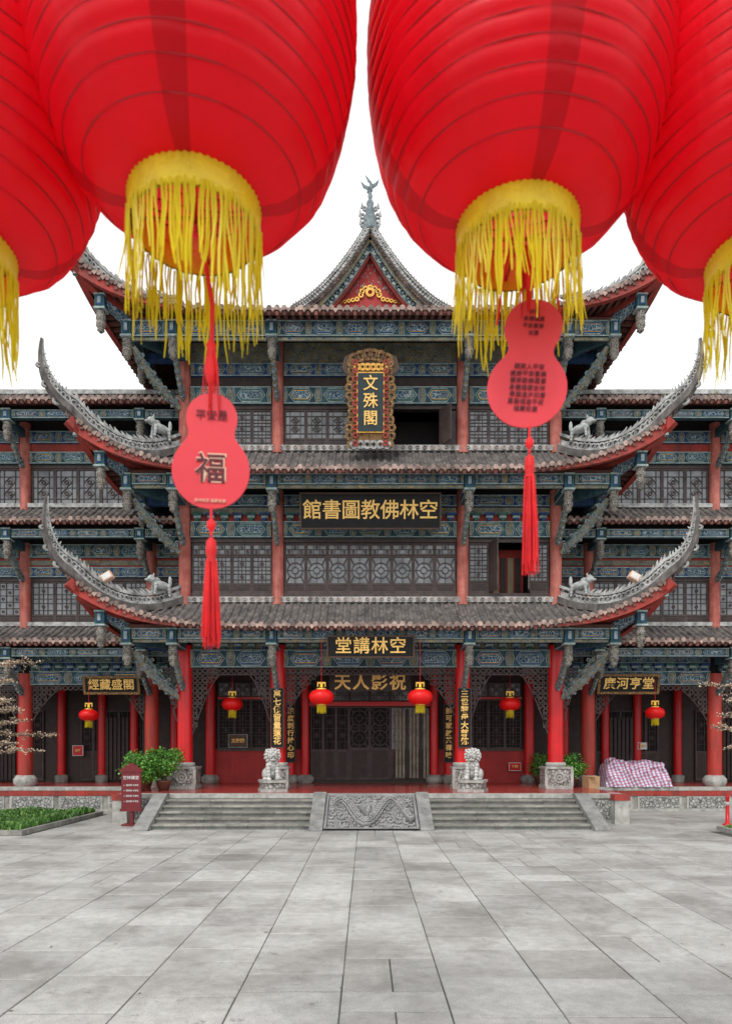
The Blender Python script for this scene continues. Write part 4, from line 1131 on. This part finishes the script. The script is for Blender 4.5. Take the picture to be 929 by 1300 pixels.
def small_lantern(x,y,z,r,top):
    e=empty('small_red_lantern',(x,y,z)); mb=MB()
    H=r*1.18; n=28
    vs=[];fs=[];J=14
    for j in range(J+1):
        t=j/J; a=-1.15+2.3*t; rr=r*cos(a)**.8; zz=H/2*sin(a)/sin(1.15)
        for k in range(n): vs.append((rr*cos(2*pi*k/n)*(1+.02*(k%2)),rr*sin(2*pi*k/n)*(1+.02*(k%2)),zz))
    for j in range(J):
        for k in range(n): k2=(k+1)%n; fs.append((j*n+k,j*n+k2,(j+1)*n+k2,(j+1)*n+k))
    mb.add(vs,fs,'silk2',True)
    q=r*.40
    mb.lathe(0,0,[(0,H/2+.05),(q,H/2+.05),(q+.01,H/2-.02),(q*.9,H/2-.03)],'gold',16); mb.lathe(0,0,[(q*.9,-H/2+.03),(q+.01,-H/2+.02),(q,-H/2-.04),(0,-H/2-.04)],'gold',16)
    for i in range(50):
        a=2*pi*i/50; rr=q*.9; L=r*U(.5,.7)
        p=Vector((cos(a)*rr,sin(a)*rr,-H/2-.03)); mb.tube([p,p+Vector((U(-.01,.01),0,-L))],[.008,.006],'fringe',4)
    mb.tube([Vector((0,0,H/2)),Vector((0,0,top))],[.008,.008],'rib',5)
    mb.box(-.14,.14,-.01,.01,H/2+.2,H/2+.25,'gold'); mb.box(-.14,-.1,-.01,.01,H/2+.1,H/2+.198,'gold'); mb.box(.1,.14,-.01,.01,H/2+.1,H/2+.198,'gold'); mb.box(-.04,.04,-.012,.012,H/2+.08,H/2+.198,'yellow')
    mb.obj('body',e)
for (x,y,z,r,top) in ((-1.44,-1.8,3.96,.40,1.9),(1.75,-1.8,3.96,.40,1.9),(-4.79,.6,3.88,.37,1.2),(5.16,.6,3.88,.37,1.2),(-10.1,1.0,3.51,.34,1.2),(10.53,1.0,3.59,.34,1.2)):
    small_lantern(x,y,z,r,top)
# ------------------------------------------------------------------ street furniture
e=empty('notice_stand',(-6.98,-3.55,0)); mb=MB()
mb.box(-.05,.05,-.03,.03,0,.55,'signred'); mb.box(-.25,.25,-.2,.2,0,.05,'signred')
mb.plate([(-.29,.45),(.29,.45),(.29,1.72),(.2,1.72),(.2,1.80),(.08,1.80),(.08,1.86),(-.08,1.86),(-.08,1.80),(-.2,1.80),(-.2,1.72),(-.29,1.72)],-.06,.06,'signred')
mb.box(-.34,.34,-.08,.02,1.60,1.66,'signred'); mb.box(-.33,.33,-.075,.015,.42,.5,'signred')
mb.obj('panel',e)
text('空林講堂',(0,-.066,1.42),.12,'white',e,ext=.002); 
for k in range(4): text('← 藏經樓 文殊院',(0,-.066,1.2-k*.16),.06,'white',e,ext=.001)
e=empty('striped_tarp_bundle',(9.95,1.5,PZ)); mb=MB()
vs=[];fs=[];nx,ny=110,56
def rdg(v): return 1-abs(noise.noise(v))*2
for j in range(ny+1):
    for i in range(nx+1):
        u=i/nx;v=j/ny; x=(u-.5)*2.45; y=(v-.5)*1.2
        e1=min(1,min(u,1-u)*9)**.5; e2=min(1,min(v,1-v)*6)**.45
        h=(1.02-.22*u+.05*sin(u*11))*e1*e2
        h+=(.10*noise.noise(Vector((x*2.0,y*2.0,3)))+.10*rdg(Vector((x*2.5,y*2,1)))-.08+.045*rdg(Vector((x*7,y*6,5))))*e1*e2
        vs.append((x+.10*noise.noise(Vector((x*4,h*5,7))),y+.16*noise.noise(Vector((x*4,h*6,2)))+.05*rdg(Vector((x*6,h*8,4))),max(0.005,h)))
for j in range(ny):
    for i in range(nx): a=j*(nx+1)+i; fs.append((a,a+1,a+nx+2,a+nx+1))
mb.add(vs,fs,'tarp',True); mb.obj('folded_tarp',e)
e=empty('cardboard_box',(8.0,.4,PZ)); e.rotation_euler=(0,0,.3); mb=MB()
mb.box(-.22,.22,-.2,.2,0,.42,'card'); mb.box(-.22,.22,-.03,.03,.421,.424,'tagpale'); mb.box(-.22,-.0,-.36,-.2,.40,.41,'card'); mb.obj('box',e)
e=empty('red_bollard',(10.8,-3.5,0)); mb=MB()
mb.lathe(0,0,[(.14,0),(.14,.04),(.06,.06),(.05,.8),(.07,.84),(.04,.9),(0,.92)],'colred',14); mb.lathe(0,0,[(.0535,.6),(.054,.6),(.0535,.7)],'white',14); mb.obj('post',e)
e=empty('stone_drum_stool',(8.4,-.6,0)); mb=MB()
mb.lathe(0,0,[(0,0),(.2,0),(.27,.12),(.27,.25),(.2,.38),(0,.38)],'stone',18); mb.obj('drum',e)

# ------------------------------------------------------------------ world, sun, camera
w=bpy.data.worlds.new('World'); scene.world=w; w.use_nodes=True; nt=w.node_tree
bg=nt.nodes['Background']
sky=nt.nodes.new('ShaderNodeTexSky'); sky.sky_type='NISHITA'; sky.sun_disc=False; sky.sun_elevation=radians(52); sky.sun_rotation=radians(200); sky.dust_density=4
hs=nt.nodes.new('ShaderNodeHueSaturation'); hs.inputs['Saturation'].default_value=.15
nt.links.new(sky.outputs[0],hs.inputs['Color'])
c=mixc(nt,.8,hs.outputs[0],(10.4,10.5,10.7))
nt.links.new(c,bg.inputs[0]); bg.inputs[1].default_value=.15
sd=bpy.data.lights.new('sun','SUN'); sd.energy=1.5; sd.angle=radians(12); sd.color=(1,.97,.93)
so=bpy.data.objects.new('sun',sd); scene.collection.objects.link(so); so.rotation_euler=(radians(38),0,radians(-20))
cam=bpy.data.cameras.new('camera'); co=bpy.data.objects.new('camera',cam); scene.collection.objects.link(co)
co.location=(0,CY,CH); co.rotation_euler=(radians(90),0,0)
cam.sensor_width=36; cam.sensor_fit='AUTO'; cam.lens=870/1300*36; cam.shift_y=300/1300; cam.clip_end=2000; cam.clip_start=.05
cam.dof.use_dof=True; cam.dof.focus_distance=22.5; cam.dof.aperture_fstop=2.8
scene.camera=co
scene.view_settings.view_transform='Standard'; scene.view_settings.look='None'; scene.view_settings.exposure=0
print('FACES',sum(len(o.data.polygons) for o in bpy.data.objects if o.type=='MESH'))
